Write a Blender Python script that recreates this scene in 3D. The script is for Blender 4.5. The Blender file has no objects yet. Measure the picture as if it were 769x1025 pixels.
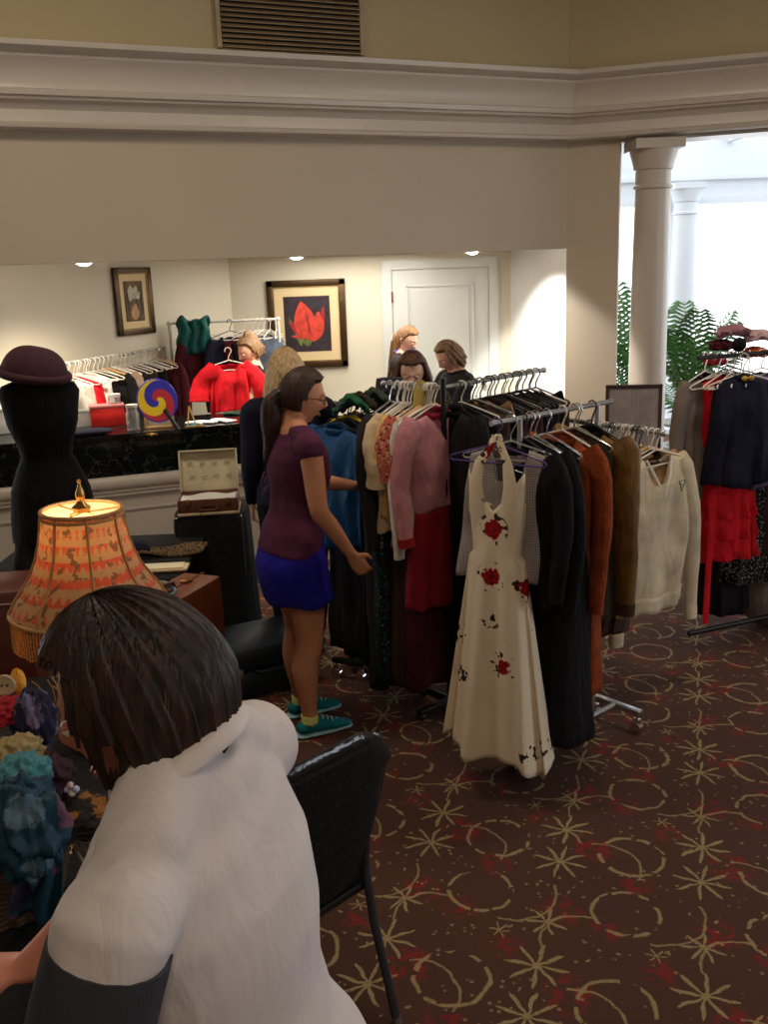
import bpy, bmesh, math, random
from math import sin, cos, pi, radians
from mathutils import Vector, Matrix, noise
random.seed(7)
C = bpy.context.scene.collection
V = Vector
# ------------------------------------------------------------------ camera model (focal length in px of the 769 px frame)
F, PITCH, ROLL, H = 950.0, radians(14.1), radians(2.13), 2.05
X0, Y0, FW = V((1,0,0)), V((0,sin(PITCH),cos(PITCH))), V((0,cos(PITCH),-sin(PITCH)))
XC = cos(ROLL)*X0 - sin(ROLL)*Y0
YC = sin(ROLL)*X0 + cos(ROLL)*Y0
def ray(px,py): return FW + XC*((px-384.5)/F) + YC*((512.5-py)/F)
def aty(px,py,Y):
    d = ray(px,py); return V((0,0,H)) + d*(Y/d.y)
def atz(px,py,z):
    d = ray(px,py); return V((0,0,H)) + d*((z-H)/d.z)
def atw(px,py,P,D):           # where the ray meets the vertical plane through P along D -> (s, z)
    d = ray(px,py); P = V(P); D = V(D)
    t = (P.x*D.y - P.y*D.x)/(d.x*D.y - d.y*D.x)
    q = d*t
    return ((q.x-P.x)*D.x + (q.y-P.y)*D.y, H+q.z)
cam = bpy.data.cameras.new('camera'); cam.sensor_fit = 'HORIZONTAL'; cam.sensor_width = 36; cam.lens = 36*F/769; cam.clip_start = .05
co = bpy.data.objects.new('camera', cam); C.objects.link(co)
co.matrix_world = Matrix((( XC.x,YC.x,-FW.x,0),(XC.y,YC.y,-FW.y,0),(XC.z,YC.z,-FW.z,H),(0,0,0,1)))
bpy.context.scene.camera = co

# ------------------------------------------------------------------ materials
MT = {}
def newmat(name):
    m = bpy.data.materials.new(name); m.use_nodes = True
    nt = m.node_tree; b = nt.nodes['Principled BSDF']; return m, nt, b
def rgb(c): return (c[0],c[1],c[2],1)
def srgb(r,g,b): return tuple(((v/255)/12.92 if v<=10 else ((v/255+.055)/1.055)**2.4) for v in (r,g,b))
def mat(name, col, rough=.8, metal=0, var=.12, scale=8, bump=0, bscale=200, emis=0, trans=0, sheen=0, spec=None, alpha=1, wr=0):
    if name in MT: return MT[name]
    m, nt, b = newmat(name)
    N = nt.nodes; L = nt.links
    tc = N.new('ShaderNodeTexCoord')
    if var:
        n = N.new('ShaderNodeTexNoise'); n.inputs['Scale'].default_value = scale; n.inputs['Detail'].default_value = 4
        L.new(tc.outputs['Object'], n.inputs['Vector'])
        r = N.new('ShaderNodeMapRange'); r.inputs['To Min'].default_value = 1-var; r.inputs['To Max'].default_value = 1+var
        r.inputs['From Min'].default_value = .3; r.inputs['From Max'].default_value = .7
        L.new(n.outputs['Fac'], r.inputs['Value'])
        mx = N.new('ShaderNodeVectorMath'); mx.operation = 'SCALE'; mx.inputs[0].default_value = col
        L.new(r.outputs[0], mx.inputs['Scale']); L.new(mx.outputs[0], b.inputs['Base Color'])
    else: b.inputs['Base Color'].default_value = rgb(col)
    b.inputs['Roughness'].default_value = rough; b.inputs['Metallic'].default_value = metal
    if spec is not None: b.inputs['Specular IOR Level'].default_value = spec
    if sheen: b.inputs['Sheen Weight'].default_value = sheen
    if trans: b.inputs['Transmission Weight'].default_value = trans
    if alpha<1: b.inputs['Alpha'].default_value = alpha
    if emis: b.inputs['Emission Color'].default_value = rgb(col); b.inputs['Emission Strength'].default_value = emis
    if bump:
        n2 = N.new('ShaderNodeTexNoise'); n2.inputs['Scale'].default_value = bscale; n2.inputs['Detail'].default_value = 3
        L.new(tc.outputs['Object'], n2.inputs['Vector'])
        bp = N.new('ShaderNodeBump'); bp.inputs['Strength'].default_value = bump; bp.inputs['Distance'].default_value = .01
        L.new(n2.outputs['Fac'], bp.inputs['Height']); L.new(bp.outputs[0], b.inputs['Normal'])
        if wr:
            mp = N.new('ShaderNodeMapping'); mp.inputs['Scale'].default_value = (1,1,.4); mp.inputs['Rotation'].default_value = (.15,.25,0); L.new(tc.outputs['Object'], mp.inputs[0])
            n3 = N.new('ShaderNodeTexNoise'); n3.inputs['Scale'].default_value = 17; n3.inputs['Detail'].default_value = 3; n3.inputs['Distortion'].default_value = .8; L.new(mp.outputs[0], n3.inputs['Vector'])
            b2 = N.new('ShaderNodeBump'); b2.inputs['Strength'].default_value = wr; b2.inputs['Distance'].default_value = .03
            L.new(n3.outputs['Fac'], b2.inputs['Height']); L.new(b2.outputs[0], bp.inputs['Normal'])
    MT[name] = m; return m
def cloth(name, r, g, b, rough=.9, var=.15, bump=.3, bscale=260, sheen=.0, wr=.55): return mat(name, srgb(r,g,b), rough, var=var, scale=12, bump=bump, bscale=bscale, sheen=sheen, spec=.25, wr=wr)

class NX:                     # tiny expression builder on shader math nodes
    def __init__(s, nt): s.nt = nt
    def m(s, op, *a):
        n = s.nt.nodes.new('ShaderNodeMath'); n.operation = op
        for i,v in enumerate(a):
            if isinstance(v,(int,float)): n.inputs[i].default_value = v
            else: s.nt.links.new(v, n.inputs[i])
        return n.outputs[0]
    def add(s,*a):
        r = a[0]
        for q in a[1:]: r = s.m('ADD', r, q)
        return r
    def mx(s,*a):
        r = a[0]
        for q in a[1:]: r = s.m('MAXIMUM', r, q)
        return r
    def lt(s,a,b,soft=.004):  # smooth a<b
        n = s.nt.nodes.new('ShaderNodeMapRange'); n.interpolation_type='SMOOTHSTEP'
        s.nt.links.new(a, n.inputs['Value'])
        n.inputs['From Min'].default_value = b-soft; n.inputs['From Max'].default_value = b+soft
        n.inputs['To Min'].default_value = 1; n.inputs['To Max'].default_value = 0
        return n.outputs[0]
    def noise(s, scale, vec=None, detail=2):
        n = s.nt.nodes.new('ShaderNodeTexNoise'); n.inputs['Scale'].default_value = scale; n.inputs['Detail'].default_value = detail
        if vec is not None: s.nt.links.new(vec, n.inputs['Vector'])
        return n.outputs['Fac']
    def mix(s, f, a, b):
        n = s.nt.nodes.new('ShaderNodeMix'); n.data_type='RGBA'
        for sock,v in ((n.inputs[0],f),(n.inputs[6],a),(n.inputs[7],b)):
            if isinstance(v,tuple): sock.default_value = rgb(v)
            elif isinstance(v,(int,float)): sock.default_value = v
            else: s.nt.links.new(v, sock)
        return n.outputs[2]

def carpet_mat():
    m, nt, b = newmat('patterned_carpet'); X = NX(nt); N = nt.nodes; L = nt.links
    tc = N.new('ShaderNodeTexCoord'); P = tc.outputs['Object']
    # slight wobble of the drawing
    sp = N.new('ShaderNodeSeparateXYZ'); L.new(P, sp.inputs[0])
    nz = X.noise(14, P); nz2 = X.noise(17, P)
    wx = X.m('MULTIPLY', X.m('SUBTRACT', nz, .5), .03); wy = X.m('MULTIPLY', X.m('SUBTRACT', nz2, .5), .03)
    x = X.add(X.m('SUBTRACT', sp.outputs[0], .837), wx); y = X.add(X.m('SUBTRACT', sp.outputs[1], 2.98), wy)
    ca, sa = .952, .306
    u = X.m('SUBTRACT', X.m('MULTIPLY', x, ca), X.m('MULTIPLY', y, sa))
    v = X.add(X.m('MULTIPLY', x, sa), X.m('MULTIPLY', y, ca))
    U, W = .48, .75
    def loc(u0,v0):
        a = X.m('WRAP', X.m('SUBTRACT', u, u0), U/2, -U/2); c = X.m('WRAP', X.m('SUBTRACT', v, v0), W/2, -W/2)
        return a, c, X.m('SQRT', X.add(X.m('MULTIPLY',a,a), X.m('MULTIPLY',c,c))), X.m('ARCTAN2', c, a)
    fine = X.noise(60, P)
    gold = None; red = None
    def addg(q):
        nonlocal gold; gold = q if gold is None else X.mx(gold, q)
    for (u0,v0,r,w,gap,ph) in ((0,0,.112,.0068,.42,0),(0,-.32,.108,.006,.40,1.3),(.0,.0,.205,.0035,.62,.5),(0,-.32,.2,.0035,.62,2.)):
        a,c,d,t = loc(u0,v0)
        ring = X.lt(X.m('ABSOLUTE', X.m('SUBTRACT', d, r)), w, .003)
        dash = X.m('GREATER_THAN', X.noise(22 if r<.15 else 34, P, 0), gap)
        if r>.15: dash = X.m('MULTIPLY', dash, X.m('GREATER_THAN', X.m('SINE', X.m('MULTIPLY', t, 34)), -.1))
        addg(X.m('MULTIPLY', ring, dash))
    for (u0,v0,R,k,ph) in ((-.24,.115,.085,4,.2),(-.24,-.09,.085,4,.5),(-.24,-.425,.06,3.5,.9),(.1,.25,.03,3,.1)):
        a,c,d,t = loc(u0,v0)
        arm = X.m('POWER', X.m('ABSOLUTE', X.m('COSINE', X.add(X.m('MULTIPLY', t, k), ph))), 7.0)
        lim = X.m('MULTIPLY', X.add(.16, X.m('MULTIPLY', arm, 1.0)), R)
        addg(X.lt(X.m('SUBTRACT', d, lim), 0, .004))
    # curved whiskers trailing from the stars
    for (u0,v0,r,t0) in ((-.10,-.09,.14,.8),(-.38,-.30,.15,-.6),(-.12,-.5,.13,2.4)):
        a,c,d,t = loc(u0,v0)
        arc = X.m('MULTIPLY', X.lt(X.m('ABSOLUTE', X.m('SUBTRACT', d, r)), .0035,.003), X.m('GREATER_THAN', X.m('COSINE', X.m('SUBTRACT', t, t0)), .45))
        addg(arc)
    # scattered flecks
    vo = N.new('ShaderNodeTexVoronoi'); vo.inputs['Scale'].default_value = 24; L.new(P, vo.inputs['Vector'])
    addg(X.m('MULTIPLY', X.m('MULTIPLY', X.lt(vo.outputs['Distance'], .15,.04), X.m('GREATER_THAN', X.noise(5, P, 1), .48)), .7))
    gold = X.m('MULTIPLY', gold, X.m('MULTIPLY', X.m('MINIMUM', X.m('MULTIPLY', fine, 2.0), 1), .82))
    for (u0,v0,rr) in ((-.14,.02,.07),(-.2,-.36,.06),(.02,-.16,.05),(-.05,-.42,.05),(.12,.18,.045)):
        a,c,d,t = loc(u0,v0)
        q = X.m('MULTIPLY', X.lt(d, rr, .03), X.m('GREATER_THAN', X.noise(26, P, 3), .50))
        red = q if red is None else X.mx(red, q)
    big = X.noise(2.2, P, 3)
    base = X.mix(big, srgb(74,50,40), srgb(92,62,50))
    base = X.mix(X.noise(420, P, 1), base, srgb(62,42,34))
    c1 = X.mix(X.m('MULTIPLY', red, .75), base, srgb(122,34,36))
    c2 = X.mix(gold, c1, srgb(156,136,98))
    L.new(c2, b.inputs['Base Color']); b.inputs['Roughness'].default_value = .95; b.inputs['Specular IOR Level'].default_value = .15
    bp = N.new('ShaderNodeBump'); bp.inputs['Strength'].default_value = .35; bp.inputs['Distance'].default_value = .004
    L.new(X.noise(500, P, 1), bp.inputs['Height']); L.new(bp.outputs[0], b.inputs['Normal'])
    return m

def blotch_mat(name, base, spots, rough=.85):      # spots: list of (scale, radius, keep, colour, seed offset)
    if name in MT: return MT[name]
    m, nt, b = newmat(name); X = NX(nt); N = nt.nodes; L = nt.links
    tc = N.new('ShaderNodeTexCoord'); P = tc.outputs['Object']
    col = srgb(*base)
    sh = X.noise(25, P, 3)
    for (scale, rad, keep, c, off) in spots:
        mp = N.new('ShaderNodeMapping'); mp.inputs['Location'].default_value = (off,off*.7,off*1.3); L.new(P, mp.inputs[0])
        vo = N.new('ShaderNodeTexVoronoi'); vo.inputs['Scale'].default_value = scale; L.new(mp.outputs[0], vo.inputs['Vector'])
        s = N.new('ShaderNodeSeparateColor'); L.new(vo.outputs['Color'], s.inputs[0])
        d = X.add(vo.outputs['Distance'], X.m('MULTIPLY', X.m('SUBTRACT', X.noise(scale*5, P, 3), .5), .55))
        f = X.m('MULTIPLY', X.lt(d, rad, .02), X.m('LESS_THAN', s.outputs[0], keep))
        f2 = X.mix(X.noise(scale*7,P,2), srgb(*c), tuple(v*.45 for v in srgb(*c)))
        col = X.mix(f, col, f2)
    L.new(col, b.inputs['Base Color']); b.inputs['Roughness'].default_value = rough; b.inputs['Specular IOR Level'].default_value = .25
    MT[name] = m; return m

def rose_mat():               # cream cotton printed with red roses and dark leaves
    m, nt, b = newmat('rose_print_cotton'); X = NX(nt); N = nt.nodes; L = nt.links
    tc = N.new('ShaderNodeTexCoord'); P = tc.outputs['Object']
    mp = N.new('ShaderNodeMapping'); mp.inputs['Scale'].default_value = (1,.02,1); mp.inputs['Location'].default_value=(.31,.1,.17); L.new(P, mp.inputs[0])
    vo = N.new('ShaderNodeTexVoronoi'); vo.inputs['Scale'].default_value = 7.0; vo.inputs['Randomness'].default_value=.9; L.new(mp.outputs[0], vo.inputs['Vector'])
    s = N.new('ShaderNodeSeparateColor'); L.new(vo.outputs['Color'], s.inputs[0])
    keep = X.m('LESS_THAN', s.outputs[0], .66)
    wob = X.m('MULTIPLY', X.m('SUBTRACT', X.noise(45, P, 3), .5), .34)
    d = X.add(vo.outputs['Distance'], wob)
    leaf = X.m('MULTIPLY', X.m('MULTIPLY', X.lt(vo.outputs['Distance'], .44,.03), X.m('GREATER_THAN', X.noise(34, P, 1), .585)), keep)
    rose = X.m('MULTIPLY', X.lt(d, .255, .015), keep)
    rc = X.mix(X.lt(X.m('SINE', X.m('MULTIPLY', d, 70)), .3,.5), srgb(105,10,20), srgb(165,18,30))
    base = X.mix(X.noise(9,P,2), srgb(226,208,180), srgb(240,226,202))
    c1 = X.mix(leaf, base, srgb(52,40,30)); c2 = X.mix(rose, c1, rc)
    L.new(c2, b.inputs['Base Color']); b.inputs['Roughness'].default_value = .85; b.inputs['Specular IOR Level'].default_value=.2
    return m
def tweed_mat():
    m, nt, b = newmat('grey_tweed'); X = NX(nt); N = nt.nodes; L = nt.links
    tc = N.new('ShaderNodeTexCoord'); sp = N.new('ShaderNodeSeparateXYZ'); L.new(tc.outputs['Object'], sp.inputs[0])
    a = X.m('SINE', X.m('MULTIPLY', X.add(sp.outputs[0], sp.outputs[2]), 520)); c = X.m('SINE', X.m('MULTIPLY', X.m('SUBTRACT', sp.outputs[0], sp.outputs[2]), 520))
    f = X.m('GREATER_THAN', X.m('MULTIPLY', a, c), .0)
    L.new(X.mix(f, srgb(190,180,176), srgb(96,88,90)), b.inputs['Base Color']); b.inputs['Roughness'].default_value=.95; b.inputs['Specular IOR Level'].default_value=.15
    return m
def marble_mat():
    m, nt, b = newmat('black_green_marble'); X = NX(nt); N = nt.nodes; L = nt.links
    tc = N.new('ShaderNodeTexCoord'); P = tc.outputs['Object']
    n = X.noise(9, P, 8); f = X.lt(X.m('ABSOLUTE', X.m('SUBTRACT', n, .5)), .006, .008)
    L.new(X.mix(X.m('MULTIPLY', f, .28), srgb(16,20,20), srgb(120,130,124)), b.inputs['Base Color']); b.inputs['Roughness'].default_value = .08
    return m
def shade_mat():              # lamp shade: woven trellis of beige ribbon over rust red, thin enough for the bulb to shine through
    m, nt, b = newmat('trellis_lamp_shade'); X = NX(nt); N = nt.nodes; L = nt.links
    tc = N.new('ShaderNodeTexCoord'); P = tc.outputs['Object']; sp = N.new('ShaderNodeSeparateXYZ'); L.new(P, sp.inputs[0])
    t = X.m('ARCTAN2', sp.outputs[1], sp.outputs[0]); z = sp.outputs[2]
    w = X.m('MULTIPLY', X.m('SUBTRACT', X.noise(16,P,2), .5), 1.4)
    a = X.m('SINE', X.add(X.add(X.m('MULTIPLY', t, 20), X.m('MULTIPLY', z, 62)), w)); c = X.m('SINE', X.add(X.m('SUBTRACT', X.m('MULTIPLY', t, 20), X.m('MULTIPLY', z, 62)), w))
    h = X.m('SINE', X.add(X.m('MULTIPLY', z, 150), w))
    f = X.m('GREATER_THAN', X.mx(X.m('MULTIPLY',a,c), X.m('MULTIPLY', h, .6)), .10)
    col = X.mix(f, srgb(190,88,62), srgb(172,142,104))
    col = X.mix(X.m('GREATER_THAN', X.noise(38,P,2), .60), col, srgb(120,88,66))
    L.new(col, b.inputs['Base Color']); b.inputs['Roughness'].default_value = .9
    tr = N.new('ShaderNodeBsdfTranslucent'); L.new(col, tr.inputs['Color'])
    ms = N.new('ShaderNodeMixShader'); ms.inputs[0].default_value = .30
    L.new(b.outputs[0], ms.inputs[1]); L.new(tr.outputs[0], ms.inputs[2]); L.new(ms.outputs[0], N['Material Output'].inputs['Surface'])
    return m

# ------------------------------------------------------------------ mesh builder
class MB:
    def __init__(s): s.v=[]; s.f=[]; s.mi=[]; s.k=0
    def add(s, vs, fs, M=None):
        o=len(s.v); s.v += [(M@V(p)) if M else V(p) for p in vs]
        s.f += [[i+o for i in f] for f in fs]; s.mi += [s.k]*len(fs); return s
    def box(s, a, b, M=None, bev=0):
        x0,y0,z0=a; x1,y1,z1=b
        bm = bmesh.new(); bmesh.ops.create_cube(bm, size=1)
        for q in bm.verts: q.co = V(((x0+x1)/2+q.co.x*(x1-x0), (y0+y1)/2+q.co.y*(y1-y0), (z0+z1)/2+q.co.z*(z1-z0)))
        if bev: bmesh.ops.bevel(bm, geom=bm.edges[:], offset=bev, segments=2, affect='EDGES', profile=.5)
        bm.verts.index_update()
        s.add([q.co.copy() for q in bm.verts], [[q.index for q in f.verts] for f in bm.faces], M); bm.free(); return s
    def tube(s, pts, rad, n=8, sq=(1,1), side=None, cap=True, closed=False, M=None):
        pts=[V(p) for p in pts]; m=len(pts)
        if not isinstance(rad,(list,tuple)): rad=[rad]*m
        vs=[]; fs=[]; prev=V(side) if side is not None else None
        for i,p in enumerate(pts):
            if closed: t=pts[(i+1)%m]-pts[i-1]
            else: t=pts[min(i+1,m-1)]-pts[max(i-1,0)]
            if t.length<1e-9: t=V((0,0,1))
            t.normalize()
            if prev is None: prev = V((0,0,1)) if abs(t.z)<.9 else V((1,0,0))
            a = prev - t*prev.dot(t)
            if a.length<1e-6: a=t.orthogonal()
            a.normalize(); b=t.cross(a)
            if side is None: prev=a
            r=rad[i]; rr = r if isinstance(r,(tuple,list)) else (r*sq[0], r*sq[1])
            for k in range(n):
                an=2*pi*k/n; vs.append(p+a*rr[0]*cos(an)+b*rr[1]*sin(an))
        for i in range(m if closed else m-1):
            j=(i+1)%m
            for k in range(n): fs.append([i*n+k,i*n+(k+1)%n,j*n+(k+1)%n,j*n+k])
        if cap and not closed: fs.append(list(range(n))[::-1]); fs.append([(m-1)*n+k for k in range(n)])
        return s.add(vs,fs,M)
    def limb(s, pts, rad, n=14, side=None, M=None):  # smooth tube with rounded ends
        pts=[V(p) for p in pts]; R=[r if isinstance(r,(tuple,list)) else (r,r) for r in rad]
        P=[];Q=[]
        for i in range(len(pts)-1):
            p0=pts[max(i-1,0)];p1=pts[i];p2=pts[i+1];p3=pts[min(i+2,len(pts)-1)]
            for k in range(4):
                t=k/4
                P.append(.5*((2*p1)+(p2-p0)*t+(2*p0-5*p1+4*p2-p3)*t*t+(3*p1-p0-3*p2+p3)*t**3))
                u=t*t*(3-2*t); Q.append(tuple(R[i][j]*(1-u)+R[i+1][j]*u for j in (0,1)))
        P.append(pts[-1]); Q.append(R[-1])
        def cp(p, d, r):
            d=d.normalized(); return [(p+d*r[0]*q, tuple(x*math.sqrt(max(0,1-q*q)) for x in r)) for q in (.5,.85,.99)]
        a=cp(P[0],P[0]-P[1],Q[0])[::-1]; b=cp(P[-1],P[-1]-P[-2],Q[-1])
        return s.tube([x[0] for x in a]+P+[x[0] for x in b],[x[1] for x in a]+Q+[x[1] for x in b],n,side=side,M=M)
    def lathe(s, prof, n=28, M=None, cap=False, c=(0,0)):
        vs=[];fs=[]
        for (r,z) in prof:
            for k in range(n): a=2*pi*k/n; vs.append((c[0]+r*cos(a),c[1]+r*sin(a),z))
        for i in range(len(prof)-1):
            for k in range(n): fs.append([i*n+k,i*n+(k+1)%n,(i+1)*n+(k+1)%n,(i+1)*n+k])
        if cap: fs.append(list(range(n))[::-1]); fs.append([(len(prof)-1)*n+k for k in range(n)])
        return s.add(vs,fs,M)
    def ball(s, c, r, n=12, M=None):
        r = r if isinstance(r,(tuple,list)) else (r,r,r); vs=[];fs=[]; m=max(6,n//2+2)
        for i in range(m+1):
            th=pi*i/m
            for k in range(n): a=2*pi*k/n; vs.append((c[0]+r[0]*sin(th)*cos(a),c[1]+r[1]*sin(th)*sin(a),c[2]+r[2]*cos(th)))
        for i in range(m):
            for k in range(n): fs.append([i*n+k,(i+1)*n+k,(i+1)*n+(k+1)%n,i*n+(k+1)%n])
        return s.add(vs,fs,M)
    def prism(s, poly, d, M=None):          # polygon in XZ, extruded along Y by d
        n=len(poly); vs=[(p[0],0,p[1]) for p in poly]+[(p[0],d,p[1]) for p in poly]
        fs=[list(range(n)),list(range(2*n-1,n-1,-1))]+[[i,i+n,(i+1)%n+n,(i+1)%n] for i in range(n)]
        return s.add(vs,fs,M)
    def grid(s, fn, nu, nv, M=None):
        vs=[fn(i/nu,j/nv) for j in range(nv+1) for i in range(nu+1)]
        fs=[[j*(nu+1)+i,j*(nu+1)+i+1,(j+1)*(nu+1)+i+1,(j+1)*(nu+1)+i] for j in range(nv) for i in range(nu)]
        return s.add(vs,fs,M)
    def build(s, name, mats, parent=None, smooth=True, solid=0, angle=40):
        me=bpy.data.meshes.new(name); me.from_pydata([tuple(v) for v in s.v],[],s.f)
        if not isinstance(mats,(list,tuple)): mats=[mats]
        for m in mats: me.materials.append(m)
        bm=bmesh.new(); bm.from_mesh(me)
        for f,k in zip(bm.faces,s.mi): f.material_index=min(k,len(mats)-1)
        bmesh.ops.remove_doubles(bm, verts=bm.verts, dist=1e-5)
        bmesh.ops.dissolve_degenerate(bm, edges=bm.edges, dist=1e-6)
        bmesh.ops.recalc_face_normals(bm, faces=bm.faces)
        for f in bm.faces: f.smooth=smooth
        if smooth:
            for e in bm.edges:
                if len(e.link_faces)==2 and e.calc_face_angle(0)>radians(angle): e.smooth=False
        bm.to_mesh(me); bm.free()
        o=bpy.data.objects.new(name,me); C.objects.link(o)
        if parent: o.parent=parent
        if solid:
            md=o.modifiers.new('thickness','SOLIDIFY'); md.thickness=solid; md.offset=0
        return o
def fuse(mb, name, mats, parent, voxel=.007, it=4, extra=None):
    o = mb.build(name+'_src', mats[:1])
    r = o.modifiers.new('r','REMESH'); r.mode='VOXEL'; r.voxel_size=voxel
    sm = o.modifiers.new('s','SMOOTH'); sm.iterations=it; sm.factor=.5
    dg = bpy.context.evaluated_depsgraph_get(); dg.update()
    me = bpy.data.meshes.new_from_object(o.evaluated_get(dg)); bpy.data.objects.remove(o)
    bm = bmesh.new(); bm.from_mesh(me)
    for f in bm.faces: f.smooth=True
    if extra:
        vs=[bm.verts.new(p) for p in extra.v]
        for f,k in zip(extra.f, extra.mi):
            try: q=bm.faces.new([vs[i] for i in f]); q.material_index=k; q.smooth=True
            except ValueError: pass
    me.materials.clear()
    for m in mats: me.materials.append(m)
    me.name=name; bm.to_mesh(me); bm.free()
    n=bpy.data.objects.new(name,me); C.objects.link(n); n.parent=parent
    return n
def tag(o,label,cat,group=None,kind=None):
    o['label']=label; o['category']=cat
    if group: o['group']=group
    if kind: o['kind']=kind
    return o
def thing(name,label,cat,loc=(0,0,0),rz=0,group=None,rx=0,ry=0):
    o=bpy.data.objects.new(name,None); C.objects.link(o); o.empty_display_size=.05
    o.location=loc; o.rotation_euler=(rx,ry,rz); tag(o,label,cat,group); return o
def struct(name,mb,m,**k):
    o=mb.build(name,m,**k); o['kind']='structure'; return o
def dup(root,loc,rz,label,group=None):
    r=root.copy(); C.objects.link(r); r.location=loc; r.rotation_euler=(root.rotation_euler[0],root.rotation_euler[1],rz); r['label']=label
    if group: r['group']=group
    for ch in list(root.children):
        c=ch.copy(); C.objects.link(c); c.parent=r
        for g in ch.children:
            d=g.copy(); C.objects.link(d); d.parent=c
    return r
def frame(P,D,z=0):           # matrix: local x along D (2d), y away from the camera, z up
    D=V((D[0],D[1],0)).normalized(); return Matrix(((D.x,-D.y,0,P[0]),(D.y,D.x,0,P[1]),(0,0,1,z),(0,0,0,1)))

# ------------------------------------------------------------------ colours
paint = mat('warm_white_wall_paint', srgb(200,189,170), .85, var=.02, scale=2)
soff  = mat('taupe_bulkhead_paint', srgb(190,176,156), .8, var=.02, scale=2)
upper = mat('khaki_upper_wall_paint', srgb(184,168,132), .85, var=.02, scale=2)
backp = mat('cream_back_room_paint', srgb(222,215,196), .85, var=.02, scale=2)
trimw = mat('white_gloss_trim', srgb(196,186,174), .35, var=.02)
doorw = mat('white_door_paint', srgb(214,218,214), .5, var=.01)
white = mat('white_paint', srgb(232,232,230), .5, var=.02)
sunp  = mat('pale_sunroom_paint', srgb(208,214,222), .7, var=.02)
chrome= mat('chrome', (.75,.75,.76), .18, 1, var=0)
steel = mat('brushed_steel', (.5,.5,.51), .32, 1, var=0)
brass = mat('brass', srgb(176,136,72), .3, 1, var=0)
blackm= mat('black_metal', (.012,.012,.013), .4, .3, var=0)
blackp= mat('black_plastic', (.012,.012,.014), .35, var=0)
whitep= mat('white_plastic', srgb(232,224,214), .35, var=0)
clearp= mat('clear_plastic', (.85,.87,.9), .12, var=0, trans=.75)
purplep= mat('purple_plastic', srgb(92,62,140), .35, var=0)
woodh = mat('blond_hanger_wood', srgb(196,150,96), .5, var=.2)
carpet = carpet_mat(); marble = marble_mat()

# ================================================================== SETTING
# direction of the counter wall and of the wall with the column
A0=V((-2.35,6.2)); DA=V((sin(radians(67)),cos(radians(67)))); LA=4.22
K = A0+DA*LA                                   # the corner
DB=V((.955,-.297)).normalized()
fl=MB(); fl.box((-5,-3.5,-.1),(8,14,0)); struct('floor',fl,carpet,smooth=False)
ce=MB(); ce.box((-5,-3.5,4.6),(8,8.5,4.7)); struct('ceiling',ce,paint,smooth=False)
MA=frame(A0,DA); MBm=frame(K,DB)
w=MB(); w.box((-2.6,0,2.19),(LA+.02,.14,3.02),MA); struct('wall_bulkhead',w,soff,smooth=False)
w=MB(); w.box((-2.6,0,3.02),(LA+.02,.14,4.6),MA); w.box((0,0,3.02),(6.2,.14,4.6),MBm); struct('wall_upper',w,upper,smooth=False)
# pilaster at the corner
w=MB(); w.box((0,0,0),(.40,.22,3.02),MBm); struct('wall_pilaster',w,soff,smooth=False)
# beam that the column carries
w=MB(); w.box((.40,.02,2.96),(6.2,.30,3.02),MBm); struct('trim_2',w,trimw,smooth=False)
# cornice, one profile swept along both walls
prof=[(0,2.985),(.08,2.985),(.105,2.995),(.11,3.015),(.08,3.03),(.075,3.07),(.075,3.10),(.105,3.135),(.14,3.15),(.145,3.165),(.165,3.17),(.17,3.20),(.15,3.21),(.145,3.23),(.155,3.29),(.18,3.34),(.215,3.375),(.22,3.39),(.25,3.40),(.285,3.42),(.29,3.45),(.27,3.455),(0,3.46)]
NA=V((DA.y,-DA.x)); NB=V((DB.y,-DB.x))
path=[(A0-DA*2.6,NA),(K,None),(K+DB*6.2,NB)]
bi=(NA+NB).normalized(); bi=bi/bi.dot(NA)
w=MB(); rows=[]
for p,n in path:
    n = n if n is not None else bi
    rows.append([(p.x+n.x*a,p.y+n.y*a,z) for a,z in prof])
vs=[q for r in rows for q in r]; m=len(prof)
fs=[[i*m+k,i*m+k+1,(i+1)*m+k+1,(i+1)*m+k] for i in range(2) for k in range(m-1)]+[[i*m+m-1,i*m,(i+1)*m,(i+1)*m+m-1] for i in range(2)]
w.add(vs,fs); struct('trim_1',w,trimw,angle=25)
# back room shell
BY=9.2
cx=-1.37
Lw=V((cx-.47/.88*(BY-5.95),5.95))
w=MB(); w.box((cx-.02,BY,0),(1.40,BY+.12,2.34)); struct('wall_back',w,backp,smooth=False)
w=MB(); w.box((0,0,0),(3.75,.12,2.34),frame((Lw.x,Lw.y),(.47,.88))); struct('wall_left',w,backp,smooth=False)
q0=V((1.275,BY)); q1=V((K.x+.12,K.y+.1))
d=(q0-q1); w=MB(); w.box((0,-.1,0),(d.length,0,2.34),frame((q1.x,q1.y),(d.x,d.y))); struct('wall_right',w,white,smooth=False)
w=MB(); 
vs=[(*(A0-DA*2.6+V((-.39,.92))*.05),0),(*(K+V((-.1,.1))),0),(1.42,BY+.1,0),(-5.,BY+.1,0)]
w.add([(a,b,2.24) for a,b,_ in vs]+[(a,b,2.33) for a,b,_ in vs],[[0,1,2,3],[7,6,5,4],[0,4,5,1],[1,5,6,2],[2,6,7,3],[3,7,4,0]]); struct('ceiling_back_room',w,backp,smooth=False)
w=MB(); w.box((cx,BY-.015,0),(-.0,BY,.12)); struct('baseboard_back',w,trimw,smooth=False)
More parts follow.
